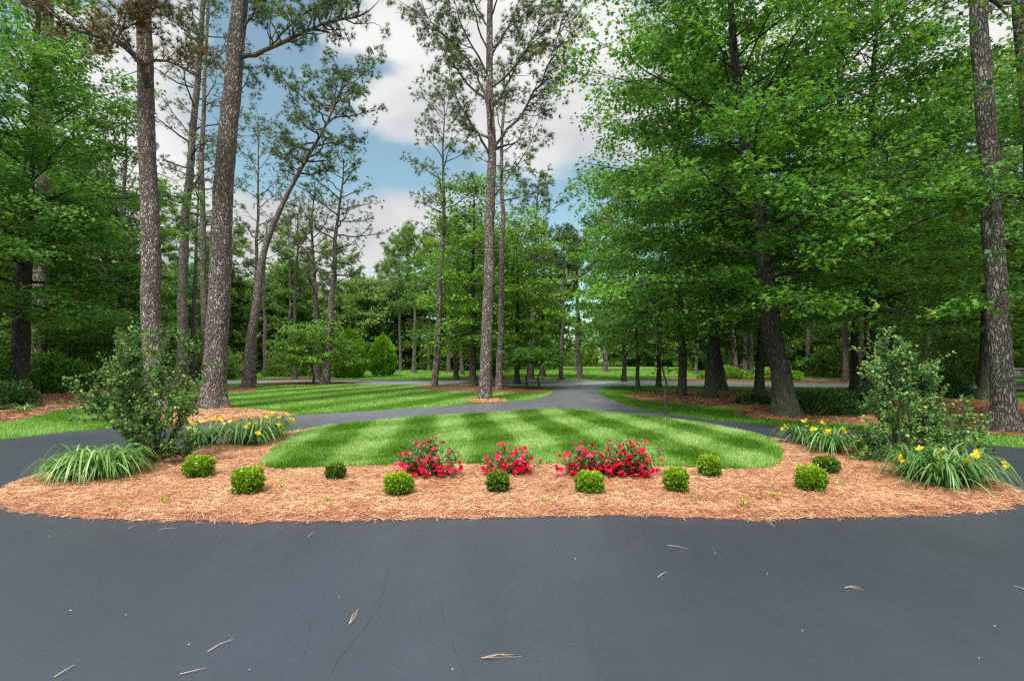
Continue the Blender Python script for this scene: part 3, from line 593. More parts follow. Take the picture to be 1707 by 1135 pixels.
# centre deciduous group
dec((789, 644), [(789,590),(789,500),(789,400),(791,320)], .2, 1.9, 11.2, 3.1, 44, .17, 219, 'bright layered tree just left of the central pine', nper=22, rad=.48, leaf=LEAF_B, el0=-.05)
dec((862, 640), [(862,590),(862,500),(863,420),(864,370)], .16, 2.4, 9.5, 3.4, 40, .18, 220, 'yellow-green tree filling the space right of the central pine', nper=22, rad=.5, leaf=LEAF_B, el0=-.1)
dec((760, 634), [(760,580),(762,500),(764,430),(766,390)], .18, 1.8, 10.5, 3.8, 40, .18, 221, 'spreading green tree behind the dark-footed pine', nper=20, rad=.55, leaf=LEAF_M, el0=-.1)
dec((905, 629), [(905,580),(906,520),(907,450),(908,410)], .2, 2.4, 9.5, 3.4, 32, .22, 222, 'green tree across the road left of the thin pole pine', nper=20, rad=.55, leaf=LEAF_M, el0=-.1)
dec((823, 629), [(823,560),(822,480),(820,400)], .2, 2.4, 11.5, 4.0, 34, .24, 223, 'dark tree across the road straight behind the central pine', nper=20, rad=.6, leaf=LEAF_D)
# two small multi-stem trees by the junction
for (bu, lab, sd_) in ((878, 'small dark-stemmed tree nearest the central pine beside the junction', 224), (898, 'small twin-stemmed tree at the left corner of the junction', 225)):
    dec((bu, 648), [(bu, 630), (bu+2, 615), (bu+3, 600)], .06, 1.5, 2.9, 1.3, 16, .13, sd_, lab, nper=22, rad=.3, leaf=LEAF_M, flare=.2)
# dogwood
dec((522, 640), [(522,625),(520,605),(518,590),(518,565)], .07, .9, 3.4, 2.4, 34, .13, 226, 'low layered dogwood on the lawn edge left of the evergreens', name='dogwood_tree', cat='dogwood', nper=24, rad=.34, leaf=LEAF_B, el0=.25, el1=.7, flare=.2, sub=3, squash=(1, .8), prof=lambda t: 1-.35*t)

# egg-shaped evergreens
def egg(base, wd, ht, seed, label, n=5200):
    x, y = G(*base); rg = np.random.default_rng(seed)
    a = rg.uniform(0, 2*np.pi, n); z = rg.uniform(.02, 1, n)**.9; pr = np.sin(np.pi*np.clip(z*.93+.12, 0, 1))**.62*(1-.25*z)*1.12
    lump = 1+.07*np.sin(a*5+z*9)+.05*np.sin(a*3-z*17)
    r = wd/2*pr*lump*(1-.16*rg.uniform(0, 1, n)**2)
    P = np.column_stack([np.cos(a)*r, np.sin(a)*r, z*ht+.05]); D = np.column_stack([np.cos(a), np.sin(a), np.full(n, .7)])+rg.normal(0, .35, (n, 3))
    V, Fc = inst(L2, L2f, P, D, rg.normal(0, 1, (n, 3)), .2*rg.uniform(.6, 1.3, n))
    e = empty('evergreen_tree', (x, y, 0), label, 'evergreen'); c = np.clip(.25+.5*rg.uniform(0, 1, n)+.25*z*rg.uniform(0, 1, n), 0, 1)
    mk('crown', V, Fc, EVG, e, np.repeat(c, 4))
    g = Geo(); g.tube([(0, 0, 0), (0, 0, ht*.5), (0, 0, ht*.8)], [.09, .06, .02], 7); k = Geo()
    q = [(0, 0, z*ht) for z in np.linspace(.06, .93, 12)]; rr = [wd*.4*math.sin(math.pi*min(1, z*.93+.12))**.62*(1-.25*z) for z in np.linspace(.06, .93, 12)]
    g.build('trunk', MAPB, e)
    return e
egg((583, 630), 2.6, 3.9, 301, 'clipped egg-shaped evergreen nearest the dogwood')
egg((638, 627.5), 2.25, 3.5, 302, 'clipped egg-shaped evergreen standing clear of the dogwood')

# ------------------------------------------------------------------ far wood: templates, then copies
def tmpl_dec(seed, R, H, z0, leaf, size, nl=40, nper=24, rad=.85):
    return deciduous('wood_tree', (0, 0, 0), [(0, 0, 0), (.1, 0, H*.4), (0, .1, H*.97)], .2, z0, H, R, nl, size, seed, 'x', 'tree', nper=nper, rad=rad, leaf=leaf, sides=8, step=.8, sub=2.1, el0=-.15)
T_ = [tmpl_dec(501, 4.2, 13, 2.2, LEAF_F, .36), tmpl_dec(502, 4.6, 12, 1.0, LEAF_F, .36), tmpl_dec(503, 4.4, 12, 1.2, LEAF_P, .34), tmpl_dec(504, 4.2, 13, 1.0, LEAF_D, .36)]
TS_ = [tmpl_dec(505, 3.8, 13, 1.2, LEAF_D, .2, 44, 36), tmpl_dec(506, 4.0, 13, 1.6, LEAF_F, .2, 44, 36)]
TPn = [pine('wood_pine', (0, 0, 0), [(0, 0, 0), (.15, 0, 7), (.05, 0, 15)], .2, 7, 20, 2.6, 511, 'x', bark=PINEF, sides=8, size=.34, dens=8, needle=LEAF_P, step=.8, cat='pine tree'),
       pine('wood_pine', (0, 0, 0), [(0, 0, 0), (-.3, 0, 6), (-.1, 0, 13)], .17, 5, 20, 2.4, 512, 'x', bark=PINEF, sides=8, size=.34, dens=8, needle=LEAF_P, step=.8, cat='pine tree')]
used = set(); wr = np.random.default_rng(77)
def place(t, X, Y, s, label, group):
    if id(t) in used: o = copy_tree(t)
    else: used.add(id(t)); o = t
    o.location = (X, Y, 0); o.rotation_euler = (0, 0, wr.uniform(0, 6.28)); o.scale = (s*wr.uniform(.9, 1.15), s*wr.uniform(.9, 1.15), s)
    o['label'] = label; o['group'] = group; return o
def where(X, Y):
    u = UC+F*X/Y
    for lim, s in ((180, 'at the far left'), (330, 'behind the stout left pines'), (470, 'behind the leaning pine'), (610, 'behind the dogwood'), (720, 'behind the second evergreen'),
                   (900, 'behind the central pine'), (1010, 'straight past the drive junction'), (1180, 'behind the first right trunks'), (1330, 'behind the big maple'), (1520, 'behind the right myrtle'), (9999, 'at the far right')):
        if u < lim: return s
rows = []
for i in range(20): rows.append((-66+i*3.9+wr.uniform(-1, 1), 66+wr.uniform(-4, 5), wr.uniform(.82, .98)))       # left to centre
for i in range(9): rows.append((6+i*6.5+wr.uniform(-1.5, 1.5), 84+wr.uniform(-3, 4), wr.uniform(.8, 1.1)))
for i in range(16): rows.append((-84+i*8+wr.uniform(-1, 1), 96+wr.uniform(-5, 5), wr.uniform(1., 1.25)))
for i in range(8): rows.append((50+i*7+wr.uniform(-1, 1), 72+wr.uniform(-6, 5)-i*2, wr.uniform(.9, 1.2)))
for i, (X, Y, s) in enumerate(rows):
    if 925 < UC+F*X/Y < 1000: continue       # the open view past the junction
    k = wr.choice([0, 1, 2, 3], p=[.28, .32, .36, .04]); kind = ['green', 'dense green', 'pale layered', 'dark green'][k]
    place(T_[k], X, Y, s, '%s tree in the far wood %s' % (kind, where(X, Y)), 'leafy trees of the far wood')
place(T_[2], 17.5, 122, .75, 'small pale tree seen far off through the gap past the junction', 'leafy trees of the far wood')
side = [(-27, 26), (-31, 33), (-25, 40), (-33, 45), (-38, 38), (-29, 52), (-42, 55), (-36, 62), (-24, 56), (-47, 46), (-22, 31), (-40, 28),
        (29, 40), (36, 46), (43, 40), (33, 56), (42, 60), (50, 52), (25, 52), (22, 62), (56, 62), (47, 70), (28, 72), (38, 33), (48, 34), (24, 25), (30, 27)]
for (X, Y) in side:
    k = 3 if wr.uniform() < .55 else 1; kind = ['', 'dense green', '', 'dark green'][k]
    sz = wr.uniform(.95, 1.3)
    if 225 < UC+F*X/Y < 540: sz = (CH+165/F*Y)/13*wr.uniform(.9, 1.05)      # lower trees here: sky shows above them
    place((TS_[0] if k == 3 else TS_[1]) if Y < 50 else T_[k], X+wr.uniform(-1, 1), Y+wr.uniform(-1, 1), sz, '%s tree of the side wood %s' % (kind, where(X, Y)), 'leafy trees of the side woods')
for (u, v) in ((478,621),(505,619),(560,620),(330,624),(650,616),(668,618),(715,618),(748,621),(770,625),(845,622),(1010,620),(1160,624),(1228,632),(1242,631),(1252,630),(1218,626),(1345,628),(1410,636),(1432,638),(250,628),(150,632),(100,634),(960,618),(1290,626),(1545,634),(390,622),(92,640)):
    X, Y = G(u, v); t = TPn[int(wr.uniform() < .5)]
    place(t, X, Y, wr.uniform(.85, 1.15), 'bare-stemmed far pine %s' % where(X, Y), 'thin pines standing in the far lawn and wood')

# ------------------------------------------------------------------ shrubs
def bush(name, X, Y, wx, wy, h, n, size, leaf, seed, label, cat, group=None, up=.5, z0=0):
    rg = np.random.default_rng(seed); d = nrm(rg.normal(0, 1, (n, 3))); d[:, 2] = np.abs(d[:, 2]); rr = 1-.35*rg.uniform(0, 1, n)**1.6
    lump = 1+.12*np.sin(d[:, 0]*7+seed)+.1*np.sin(d[:, 1]*9+d[:, 2]*6)
    P = d*(rr*lump)[:, None]*[wx/2, wy/2, h]; P[:, 2] = np.maximum(P[:, 2], .02)
    V, Fc = inst(L2, L2f, P, d+rg.normal(0, .5, (n, 3))+[0, 0, up], rg.normal(0, 1, (n, 3)), size*rg.uniform(.6, 1.25, n))
    e = empty(name, (X, Y, z0), label, cat, group); c = np.clip(rg.uniform(0, .75, n)+.25*P[:, 2]/h, 0, 1)
    mk('foliage', V, Fc, leaf, e, np.repeat(c, 4)); g = Geo()
    for i in range(6):
        a = rg.uniform(0, 6.28); g.tube([(0, 0, 0), (math.cos(a)*wx*.12, math.sin(a)*wy*.12, h*.4), (math.cos(a)*wx*.3, math.sin(a)*wy*.3, h*.75)], [.012, .009, .004], 5)
    g.build('stem', STEMM, e); return e
x, y = G(1400, 697); bush('azalea_shrub', x, y+.6, 2.1, 1.4, .68, 7000, .06, SHR, 401, 'broad dark azalea mound behind the right daylilies, beside the big maple', 'shrub')
x, y = G(1345, 684); bush('azalea_shrub', x, y+.4, 1.2, 1.0, .55, 3000, .06, SHR, 402, 'smaller dark azalea right behind the big maple trunk', 'shrub')
x, y = G(1268, 676); bush('azalea_shrub', x, y+.3, 1.3, .9, .4, 2500, .06, SHR, 403, 'low dark shrub left of the big maple trunk', 'shrub')
x, y = G(1470, 688); bush('azalea_shrub', x, y+.6, 1.3, 1.1, .7, 3200, .06, SHR, 404, 'dark shrub behind the right myrtle, beside the azalea mound', 'shrub')
x, y = G(92, 655); bush('leafy_shrub', x, y, 3.0, 2.2, 1.7, 5200, .14, LEAF_M, 405, 'rounded green shrub right of the dark trunk at left', 'shrub')
x, y = G(8, 682); bush('leafy_shrub', x-.3, y, 2.2, 1.5, .9, 4500, .09, SHR, 406, 'blue-green low shrub at the left edge before the dark trunk', 'shrub')
x, y = G(-40, 665); bush('leafy_shrub', x, y, 2.6, 2.2, 2.1, 4500, .12, LEAF_D, 407, 'tall shrub left of the dark trunk, cut by the frame', 'shrub')
x, y = G(165, 646); bush('leafy_shrub', x, y, 3.2, 2, 1.8, 4500, .16, LEAF_B, 408, 'pale green shrub behind the left myrtle', 'shrub')
x, y = G(1560, 662); bush('leafy_shrub', x, y, 2.6, 2.0, 1.3, 4500, .1, SHR, 409, 'dark rounded shrub behind the right myrtle near the road', 'shrub')
x, y = G(1212, 632); bush('hedge', x, y, 3.8, 1.6, .85, 3600, .13, LEAF_B, 410, 'low clipped hedge across the road behind the brown maple trunk', 'hedge')
x, y = G(1295, 634); bush('hedge', x, y, 3.4, 1.6, .8, 3600, .13, EVG, 411, 'low clipped hedge across the road behind the big maple', 'hedge')
x, y = G(575, 628); bush('leafy_shrub', x, y-1.8, 4.2, 1.6, 2.0, 4200, .17, EVG, 412, 'spreading green shrub between the dogwood and the evergreens', 'shrub')
x, y = G(385, 628); bush('pale_shrub', x, y, 2.6, 2.4, 2.0, 900, .16, LEAF_P, 413, 'pale thin shrub just right of the burled pine', 'shrub')
x, y = G(1250, 676); bush('ground_cover', x, y, .7, .5, .12, 500, .05, LILYD, 414, 'small pale plant at the foot of the big maple', 'plant')
far_sh = []
for i in range(30):
    X = -70+i*5.2+wr.uniform(-1, 1); Y = (76 if X < 5 else 90)+wr.uniform(-3, 3)
    if i == 0: fb = bush('wood_shrub', X, Y, 6.5, 4, 3.2, 4600, .3, LEAF_F, 420, 'x', 'shrub', 'undergrowth shrubs along the far wood'); o = fb
    else: o = copy_tree(fb); o.location = (X, Y, 0); o.rotation_euler[2] = wr.uniform(0, 6); o.scale = (wr.uniform(.8, 1.2),)*3
    o['label'] = 'leafy shrub edging the far wood ' + where(X, Y)
for (X, Y) in ((-22, 27), (-26, 31), (-30, 28), (-21, 36), (-27, 38), (-18.5, 42), (-34, 34), (30, 33), (26, 30), (34, 38), (38, 34), (25, 40), (32, 44), (42, 44)):
    o = copy_tree(fb); o.location = (X, Y, 0); o.rotation_euler[2] = wr.uniform(0, 6); o.scale = (.62, .62, .62*wr.uniform(.8, 1.2)); o['group'] = 'undergrowth shrubs of the side woods'
    o['label'] = 'leafy shrub low in the side wood ' + where(X, Y)

# boxwoods
def boxwood(cx, top, bot, wpx, seed, leaf, label, sq=1.0):
    X, Y = G(cx, bot); s = Y/F; wd = wpx*s*.93; ht = (bot-top)*s*.92; Y += wd*.15; X = (cx-UC)/F*Y
    rg = np.random.default_rng(seed); n = 3600
    d = nrm(rg.normal(0, 1, (n, 3))); sr = np.sum(np.abs(d)**2.7, axis=1)**(-1/2.7)
    lump = 1+.07*np.sin(d[:, 0]*7+seed)+.06*np.sin(d[:, 1]*6+d[:, 2]*9+seed*2)+.05*np.sin(d[:, 0]*15+d[:, 2]*13+seed)
    P = d*(sr*lump*(1.03-.5*rg.uniform(0, 1, n)**1.3)*(1+.1*(rg.uniform(0, 1, n) > .96)))[:, None]
    P = P*[wd/2, wd/2, ht/2]*.95+[0, 0, ht*.5]
    V, Fc = inst(L2, L2f, P, d+rg.normal(0, .55, (n, 3))+[0, 0, .5], rg.normal(0, 1, (n, 3)), .03*rg.uniform(.6, 1.3, n))
    e = empty('boxwood_shrub', (X, Y, .06), label, 'boxwood', 'clipped boxwood balls along the island bed')
    c = np.clip(.08+rg.uniform(0, .6, n)+.5*(P[:, 2]/ht)**2*rg.uniform(.2, 1, n), 0, 1)   # lit tops put into the leaf colour: yellower with height
    mk('foliage', V, Fc, leaf, e, np.repeat(c, 4)); g = Geo(); g.tube([(0, 0, -.03), (0, 0, ht*.3), (.01, 0, ht*.7)], [.012, .01, .005], 6)
    for i in range(5):
        a = i*1.3; g.tube([(0, 0, ht*.12), (math.cos(a)*wd*.2, math.sin(a)*wd*.2, ht*.4)], [.006, .003], 4)
    g.build('stem', STEMM, e); return e
boxwood(331, 765, 804, 50, 601, BOX, 'boxwood ball in front of the left myrtle shrub, leftmost of the row')
boxwood(414, 786, 832, 54, 602, BOX, 'bright boxwood ball nearest the viewer at the left end of the bed')
boxwood(560, 778, 807, 34, 603, BOXD, 'small dark boxwood against the left part of the lawn edge')
boxwood(665, 795, 834, 50, 604, BOX, 'light boxwood ball in front of the leftmost rose bush')
boxwood(830, 793, 829, 39, 605, BOXD, 'boxwood with yellowish top in front of the middle rose bush', 1)
boxwood(982, 793, 831, 50, 606, BOX, 'broad boxwood ball in front of the rose bushes at right centre')
boxwood(1126, 785, 829, 43, 607, BOX, 'upright boxwood at the right end of the roses')
boxwood(1183, 765, 802, 40, 608, BOX, 'boxwood touching the lawn edge right of the roses')
boxwood(1353, 783, 827, 50, 609, BOX, 'bright boxwood ball between the lawn tip and the right daylilies')
boxwood(1378, 767, 797, 40, 610, BOXD, 'dark flat-topped boxwood tucked behind a brighter one at right')

# roses
def flower_mesh(n, seed, cup=.4):
    rg = np.random.default_rng(seed); P = np.zeros((n, 3)); a = np.arange(n)*2.4; l = np.linspace(.5, 1, n)
    D = np.column_stack([np.cos(a), np.sin(a), cup+(1-l)*1.6]); V, Fc = inst(np.array([(0, 0, 0), (.36, .55, .1), (0, 1, .02), (-.36, .55, .1)], float), L2f, P, D, np.tile([0, 0, 1.], (n, 1))+.01, l)
    return V, Fc
RV, RF = flower_mesh(11, 3); rg0 = np.random.default_rng(8)
rose_meshes = []
def rosebush(cx, top, bot, wpx, seed, label, nf):
    X, Y = G(cx, bot); s = Y/F; wd = wpx*s; ht = (bot-top)*s; dp = .45; Y += dp*.5; X = (cx-UC)/F*Y; wd *= 1.05; ht *= 1.0
    rg = np.random.default_rng(seed); e = empty('rose_bush', (X, Y, .06), label, 'rose bush', 'red rose bushes along the lawn edge'); g = Geo(); tips = []; LP = []
    for i in range(int(30*wd/.7)):
        bx = rg.uniform(-.3, .3)*wd; a = rg.uniform(0, 6.28); l = rg.uniform(.4, 1); tx = bx+math.cos(a)*wd*.25*l; tx = np.clip(tx, -wd/2, wd/2)
        env = ht*(1-.45*abs(tx/(wd/2))**2)*rg.uniform(.45, 1.05); ty = math.sin(a)*dp*.5
        p = resample([(bx, 0, 0), ((bx+tx)/2+rg.normal(0, .02), ty*.4, env*.55), (tx, ty, env)], .05); g.tube(p, np.linspace(.005, .002, len(p)), 4); tips.append(p[-1])
        for q in p[1:]: LP += [q+rg.normal(0, .03, 3) for _ in range(9)]
    LP = np.array(LP); LP[:, 2] = np.maximum(LP[:, 2], .01); n = len(LP)
    V, Fc = inst(L2, L2f, LP, rg.normal(0, 1, (n, 3))+[0, 0, .2], rg.normal(0, .7, (n, 3))+[0, -.3, 1], .034*rg.uniform(.6, 1.25, n))
    g.build('stem', STEMM, e); mk('foliage', V, Fc, ROSEL, e, np.repeat(rg.uniform(0, 1, n), 4))
    for i in range(nf):
        if not rose_meshes or len(rose_meshes) < 6:
            o = mk('flower', RV*.052, RF, ROSE, e, np.repeat(np.clip(rg0.normal(.1+.16*len(rose_meshes), .14, 11), 0, 1), 4)); rose_meshes.append(o.data)
        else:
            o = bpy.data.objects.new('flower', rose_meshes[rg.integers(6)]); C.objects.link(o); o.parent = e
        if i < len(tips)*.8: q = tips[i]+[0, 0, .01]
        else:
            t = tips[rg.integers(len(tips))]; q = t*[1, 1, rg.uniform(.15, .95)]+rg.normal(0, .035, 3); q[1] = -dp*.5*rg.uniform(.3, 1.1); q[2] = max(.03, q[2]*.8); q[0] += rg.normal(0, .05)
        o.location = q; o.rotation_euler = (rg.uniform(-.2, 1.2), rg.uniform(-.5, .5), rg.uniform(0, 6)); k = rg.uniform(.7, 1.35); o.scale = (k, k, k)
    return e
rosebush(712, 750, 808, 116, 701, 'leftmost red rose bush, arching above the straw', 98)
rosebush(853, 757, 803, 96, 702, 'low dense red rose bush behind the yellow-topped boxwood', 90)
rosebush(978, 756, 804, 104, 703, 'loose red rose bush behind the broad boxwood', 96)
rosebush(1048, 748, 808, 120, 704, 'rightmost and widest red rose bush beside the upright boxwood', 99)

# daylilies
def strips(P0, az, L, lift, wd, rg, seg=6, droop=1.0):
    n = len(P0); t = np.linspace(0, 1, seg+1)[None]; hx = L[:, None]*(t*.5+.5*t**1.5)*np.clip(droop, .1, 2)[:, None]
    z = (lift*L)[:, None]*np.sin(np.pi*t*np.clip(.45+.47*droop[:, None], .3, .97))**.85; ca, sa = np.cos(az)[:, None], np.sin(az)[:, None]
    cx = P0[:, 0:1]+ca*hx; cy = P0[:, 1:2]+sa*hx; cz = P0[:, 2:3]+np.maximum(z, .01)
    w = wd[:, None]*np.sqrt(np.clip(1-t**2.2, 0, 1))*.5; A = np.stack([cx-sa*w, cy+ca*w, cz+w*.3], -1); B = np.stack([cx+sa*w, cy-ca*w, cz+w*.3], -1)
    V = np.stack([A, B], 2).reshape(n, -1, 3); k = 2*(seg+1); i = np.arange(seg)*2; f = np.stack([i, i+1, i+3, i+2], -1)
    return V.reshape(-1, 3), (f[None]+(np.arange(n)*k)[:, None, None]).reshape(-1, 4), k
LV, LF = flower_mesh(6, 5, .7)
def daylily(clumps, seed, leaf, label, nflow, h=.42, flz=(.3, .5), fx=None):
    """clumps: list of (X, Y, radius, blades)"""
    cx = np.mean([c[0] for c in clumps]); cy = np.mean([c[1] for c in clumps]); rg = np.random.default_rng(seed)
    e = empty('daylily_clump', (cx, cy, .05), label, 'daylily'); P0 = []; az = []; L = []
    for (X, Y, r, nb) in clumps:
        a = rg.uniform(0, 6.28, nb); q = r*.3*np.sqrt(rg.uniform(0, 1, nb)); P0.append(np.column_stack([X-cx+np.cos(a)*q, Y-cy+np.sin(a)*q, np.zeros(nb)])); az.append(a+rg.normal(0, .7, nb)); L.append(r*rg.uniform(.55, 1.2, nb)*1.0)
    P0 = np.vstack(P0); az = np.concatenate(az); L = np.concatenate(L); n = len(L)
    V, Fc, k = strips(P0, az, L, rg.uniform(.38, .78, n)*h/.42, rg.uniform(.015, .027, n), rg, 8, rg.uniform(.55, 1.25, n))
    c = np.repeat(np.clip(rg.normal(.5, .25, n), 0, 1), k); mk('blades', V, Fc, leaf, e, c)
    for i in range(nflow):
        X, Y, r, nb = clumps[rg.integers(len(clumps))]; a = rg.uniform(0, 6.28); zf = rg.uniform(0, 1); q = r*(.85-.45*zf); b = np.array([X-cx, Y-cy, 0]); t = b+[math.cos(a)*q, math.sin(a)*q-.05, flz[0]+(flz[1]-flz[0])*zf]
        g = Geo(); g.tube([b, (b+t)/2+[0, 0, .05], t], .003, 4); st = g.build('flower_stalk', LILYD, e)
        if i == 0: f0 = mk('flower', LV*.085, LF, YEL, st, np.repeat(rg.uniform(0, 1, 6), 4)); f = f0
        else: f = bpy.data.objects.new('flower', f0.data); C.objects.link(f); f.parent = st
        f.location = t; f.rotation_euler = (rg.uniform(.2, 1.2), rg.uniform(-.6, .6), rg.uniform(0, 6)); k = rg.uniform(.8, 1.2); f.scale = (k, k, k)
    return e
def cl(u, v, r, nb): return (*G(u, v), r, nb)
daylily([cl(112,806,.36,150), cl(142,804,.46,230), cl(176,802,.45,220), cl(206,793,.38,140)], 801, LILY, 'long mound of pale strappy daylily leaves without flowers at the left tip of the bed', 0, .44)
daylily([cl(398,746,.5,170), cl(430,744,.52,200), cl(455,734,.5,160)], 802, LILYD, 'yellow-flowered daylily mound nearest the left corner of the lawn', 20, .44, (.24, .48))
daylily([cl(322,750,.44,130), cl(345,746,.46,140)], 803, LILYD, 'yellow daylily clump beside the left myrtle shrub', 10, .42, (.24, .46))
daylily([cl(1340,746,.46,150), cl(1385,760,.48,170)], 804, LILYD, 'yellow daylily mound left of the right myrtle shrub', 14, .42, (.22, .46))
daylily([cl(1525,804,.46,160), cl(1570,818,.52,210), cl(1610,812,.48,160)], 805, LILYD, 'large yellow-flowered daylily mound in front of the right myrtle shrub', 14, .46, (.22, .46))
daylily([cl(1440,757,.36,90)], 806, LILYD, 'small daylily clump at the left foot of the right myrtle', 1, .4)
daylily([cl(40,688,.45,60)], 807, LILY, 'small pale strappy plant on the straw at far left', 0, .25)

# crape myrtles
def myrtle(base, seed, leaf, label, shoots, rs):
    X, Y = G(*base); rg = np.random.default_rng(seed); e = empty('myrtle_shrub', (X, Y, .05), label, 'shrub'); g = Geo(); LP = []; LD = []; LR = []
    def shoot(p0, tip, r, lev):
        p0 = np.array(p0, float); tip = np.array(tip, float); L = np.linalg.norm(tip-p0); mid = (p0+tip)/2+rg.normal(0, .06*L, 3)+[0, 0, .05*L]
        p = resample([p0, mid, tip], .05); g.tube(p, np.linspace(r, max(.0018, r*.25), len(p)), 5 if lev == 0 else 3); n = len(p)
        for i in range(int(n*(.22 if lev == 0 else .05)), n):
            for s in (-1, 1, rs):
                d = p[min(n-1, i+1)]-p[max(0, i-1)]; sd = np.cross(d, rg.normal(0, 1, 3)); sd /= np.linalg.norm(sd)+1e-9
                LP.append(p[i]+sd*.02+rg.normal(0, .008, 3)); LD.append(s*sd+nrm(d)*.6); LR.append(min(1, .05+.5*rg.uniform()+(.4 if i > n-4 and rg.uniform() < .4 else 0)+.2*(i/n)**3))
        if lev < 2:
            m = int(L*(6.5 if lev == 0 else 6))+1
            for k in range(m):
                u = rg.uniform(.25, .98); q = p[int(u*(n-1))]; d = nrm(tip-p0); a = rg.normal(0, 1, 3); a -= a@d*d; a /= np.linalg.norm(a)
                l = L*rg.uniform(.16, .34)*(1.15-u*.5) if lev == 0 else L*rg.uniform(.25, .5); l = max(.10, l)
                t2 = q+(d*.65+a*.75+[0, 0, .15])*l; t2[2] = max(t2[2], .04); shoot(q, t2, r*.45, lev+1)
    for (u, v, dy) in shoots:
        p = P3(u, v, Y+dy); shoot((rg.normal(0, .05), rg.normal(0, .05), 0), (p[0]-X, p[1]-Y, p[2]-.05), .012, 0)
    LP = np.array(LP); LD = np.array(LD); n = len(LP)
    V, Fc = inst(L2, L2f, LP, LD+rg.normal(0, .3, (n, 3)), rg.normal(0, .8, (n, 3))+[0, -.2, 1], .044*rg.uniform(.6, 1.3, n))
    g.build('stem', STEMM, e); mk('foliage', V, Fc, leaf, e, np.repeat(LR, 4)); return e
myrtle((258, 778), 901, MYR, 'dark leafy myrtle shrub with reddish tips standing left on the island bed',
       [(165,590,.1),(192,560,0),(178,640,.5),(200,600,-.3),(225,640,.2),(262,590,-.1),(280,552,.1),(318,580,.2),(300,640,-.4),(322,680,.1),(150,655,-.1),(190,700,-.5),(240,575,.4),(330,720,-.2),(205,690,.5),(255,660,-.5),(285,700,-.5),(300,745,-.3),(190,650,.4),(345,745,.1),(120,652,.2),(225,740,-.4),(270,740,.4)], 1)
myrtle((1490, 772), 902, MYRP, 'pale green myrtle shrub reaching upward at the right of the island bed',
       [(1475,556,.1),(1500,580,0),(1460,600,-.2),(1530,610,.2),(1560,650,.1),(1600,665,-.1),(1622,690,.2),(1435,690,-.2),(1425,730,.1),(1450,650,.3),(1500,650,-.4),(1550,700,-.4),(1590,735,-.2),(1520,720,-.5),(1470,720,-.5),(1560,620,.4),(1480,610,.3),(1650,745,.1),(1632,700,.1),(1610,720,-.3),(1600,750,0),(1410,735,.1),(1435,755,-.3),(1540,760,-.3),(1495,690,.5),(1580,700,.4),(1425,710,.3)], 1)

# small weeds sprouting through the straw
wd0 = None
for i, (u, v) in enumerate([(1238,852),(1040,830),(905,845),(770,842),(470,822),(545,845),(270,846),(1160,842),(1290,838),(200,850),(1330,770),(1400,815),(470,812),(690,760)]):
    if (u, v) in ((690, 760),): continue
    x, y = G(u, v)
    if wd0 is None:
        V, Fc, k = strips(np.zeros((14, 3)), wr.uniform(0, 6.28, 14), wr.uniform(.05, .11, 14), np.full(14, .7), wr.uniform(.008, .02, 14), wr, 3, wr.uniform(.4, 1.1, 14))
        wd0 = mk('weed', V, Fc, BOX, None, np.repeat(wr.uniform(.5, 1, 14), k)); o = wd0
        tag(o, 'leafy green weed sprouting at the front edge of the straw, right of the upright boxwood', 'weed', 'weeds sprouting through the straw')
    else:
        o = wd0.copy(); C.objects.link(o); s = wr.uniform(.45, .75); o.scale = (s, s, s); o['label'] = 'tiny yellow-green weed sprouting through the coppery straw'
    o.location = (x, y, .065); o.rotation_euler[2] = wr.uniform(0, 6)

# twigs and flecks on the forecourt
TW = [((90,1134),(125,1113),'straight dry twig in the near left corner of the asphalt'), ((346,1091),(389,1070),'longest dry twig lying left of the forecourt crack'),
      ((300,1129),(344,1118),'dry twig cut close to the bottom edge of the view'), ((582,1045),(598,1019),'bunched dry pine needles lying beside the long crack'),
      ((802,1102),(856,1096),'forked dry needles near the bottom centre'), ((1113,912),(1148,918),'pale twig on the asphalt below the upright boxwood'), ((1097,966),(1111,957),'short twig just below the pale one right of centre'),
      ((1408,984),(1428,981),'bent twig alone on the right half of the asphalt'), ((1690,980),(1712,990),'pale twig at the right edge of the asphalt'), ((265,886),(296,883),'twig lying close to the straw edge at left'),
      ((213,885),(228,879),'short twig beside another near the left straw edge'), ((513,899),(526,889),'slanting twig below the left centre straw edge'), ((325,876),(340,873),'tiny twig touching the straw edge at left'),
      ((1284,877),(1293,881),'tiny twig below the straw edge at right')]
for i, (a, b, lab) in enumerate(TW):
    pa = np.array([*G(*a), .0]); pb = np.array([*G(*b), .0]); m = (pa+pb)/2; g = Geo(); pa -= m; pb -= m
    mid = np.array([*wr.normal(0, .006, 2), .006]); g.tube([pa, mid, pb], [.0026, .0022, .001], 5)
    if 'forked' in lab or 'bunched' in lab or 'bent' in lab:
        for k in range(3): g.tube([pa, pa*.3+pb*.7*0+wr.normal(0, .012, 3)*[1, 1, .1]+[0, 0, .004], pb*wr.uniform(.6, 1)+[*wr.normal(0, .022, 2), 0]], [.0015, .0013, .0008], 4)
    o = g.build('twig', TWIG, None, rnd=np.full(g.n, wr.uniform())); o.location = (m[0], m[1], .018); tag(o, lab, 'twig', 'twigs scattered on the asphalt')
f0 = None
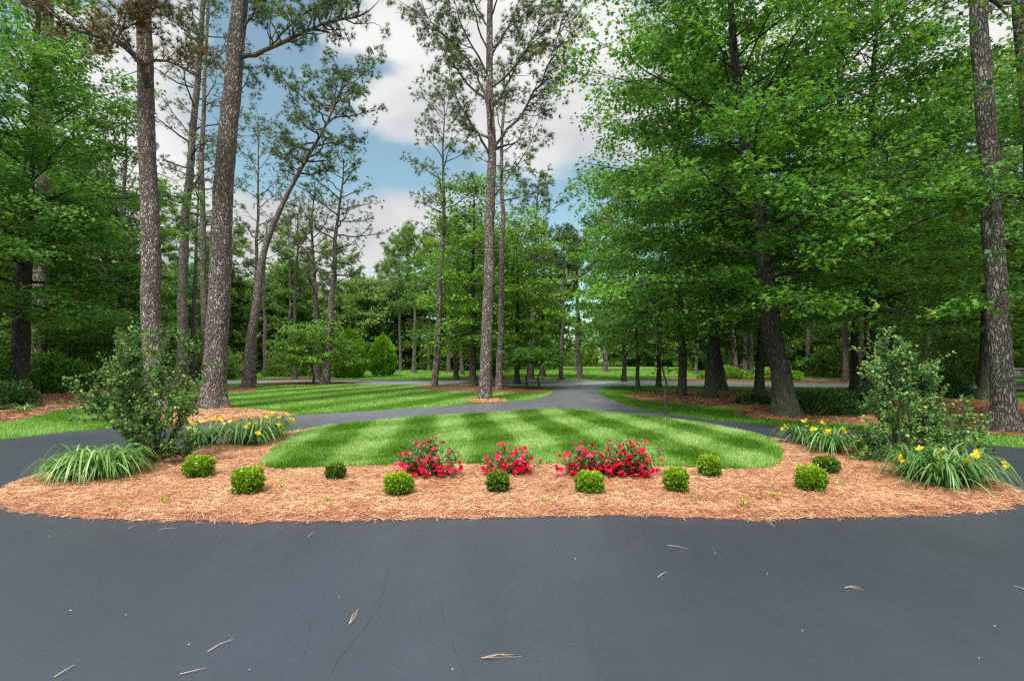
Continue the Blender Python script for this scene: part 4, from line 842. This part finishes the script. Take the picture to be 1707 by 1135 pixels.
for i in range(15):
    u, v = wr.uniform(10, 1700), 880+250*wr.uniform()**1.1; x, y = G(u, v)
    if f0 is None:
        g = Geo(); g.tube([(0, 0, 0), (0, 0, .003), (0, 0, .005)], [.009, .01, .002], 6, .2, wr); m = base_mat('pale_fleck'); m[2].inputs['Base Color'].default_value = (.6, .6, .58, 1)
        f0 = g.build('pebble', m[0]); tag(f0, 'tiny pale stone chip lying on dark asphalt', 'pebble', 'pale chips scattered on the asphalt'); o = f0
    else: o = f0.copy(); C.objects.link(o)
    s = wr.uniform(.25, .6); o.scale = (s, s*wr.uniform(.6, 1.3), s); o.location = (x, y, .014); o.rotation_euler[2] = wr.uniform(0, 6)

# ------------------------------------------------------------------ fence and wall across the road at right
m = base_mat('white_paint'); m[2].inputs['Base Color'].default_value = (.7, .7, .7, 1); WP = m[0]
e = empty('picket_fence', (0, 0, 0), 'white picket fence across the road, seen through the trees at right', 'fence')
Yf = 44.; x0, x1 = P3(1540, 0, Yf)[0], P3(1640, 0, Yf)[0]
e.location = (x0, Yf, 0); g = Geo(); g.box(0, x1-x0, -.02, .02, .25, .34); g.box(0, x1-x0, -.02, .02, .85, .94); g.build('rail', WP, e, False)
g = Geo()
for i in range(int((x1-x0)/.16)): g.box(i*.16, i*.16+.09, -.045, -.022, .06, 1.1+.03*(i % 2))
g.build('pickets', WP, e, False)
for i in range(4):
    g = Geo(); xx = i*(x1-x0)/3; g.box(xx-.06, xx+.06, .022, .14, 0, 1.2); g.build('post', WP, e, False)
ms = groundmat('stone', [(.12, .11, .10), (.2, .19, .17), (.3, .28, .26)], 3, 9); mc = groundmat('stone_cap', [(.35, .33, .28), (.45, .42, .36)], 3, 20)
e = empty('stone_wall', (P3(1685, 0, 36)[0], 36, 0), 'low stone wall with pale cap across the road at the right edge', 'wall')
g = Geo(); g.box(0, 7, 0, .4, 0, .72); g.build('wall_body', ms, e, False); g = Geo(); g.box(-.05, 7.05, -.05, .45, .722, .8); g.build('cap', mc, e, False)

# ------------------------------------------------------------------ labels: tell look-alikes apart by their order across the view
ordn = ['leftmost', 'second from left', 'third from left', 'fourth from left', 'fifth from left', 'sixth from left', 'seventh from left']
seen = {}
for o in list(bpy.data.objects):
    if o.parent is None and 'label' in o and o.get('category') not in ('pebble', 'weed'): seen.setdefault(o['label'], []).append(o)
for lab, os_ in seen.items():
    if len(os_) < 2: continue
    os_.sort(key=lambda o: o.location.x/o.location.y)
    for i, o in enumerate(os_): o['label'] = lab+', '+('rightmost' if i == len(os_)-1 else ordn[min(i, 6)])
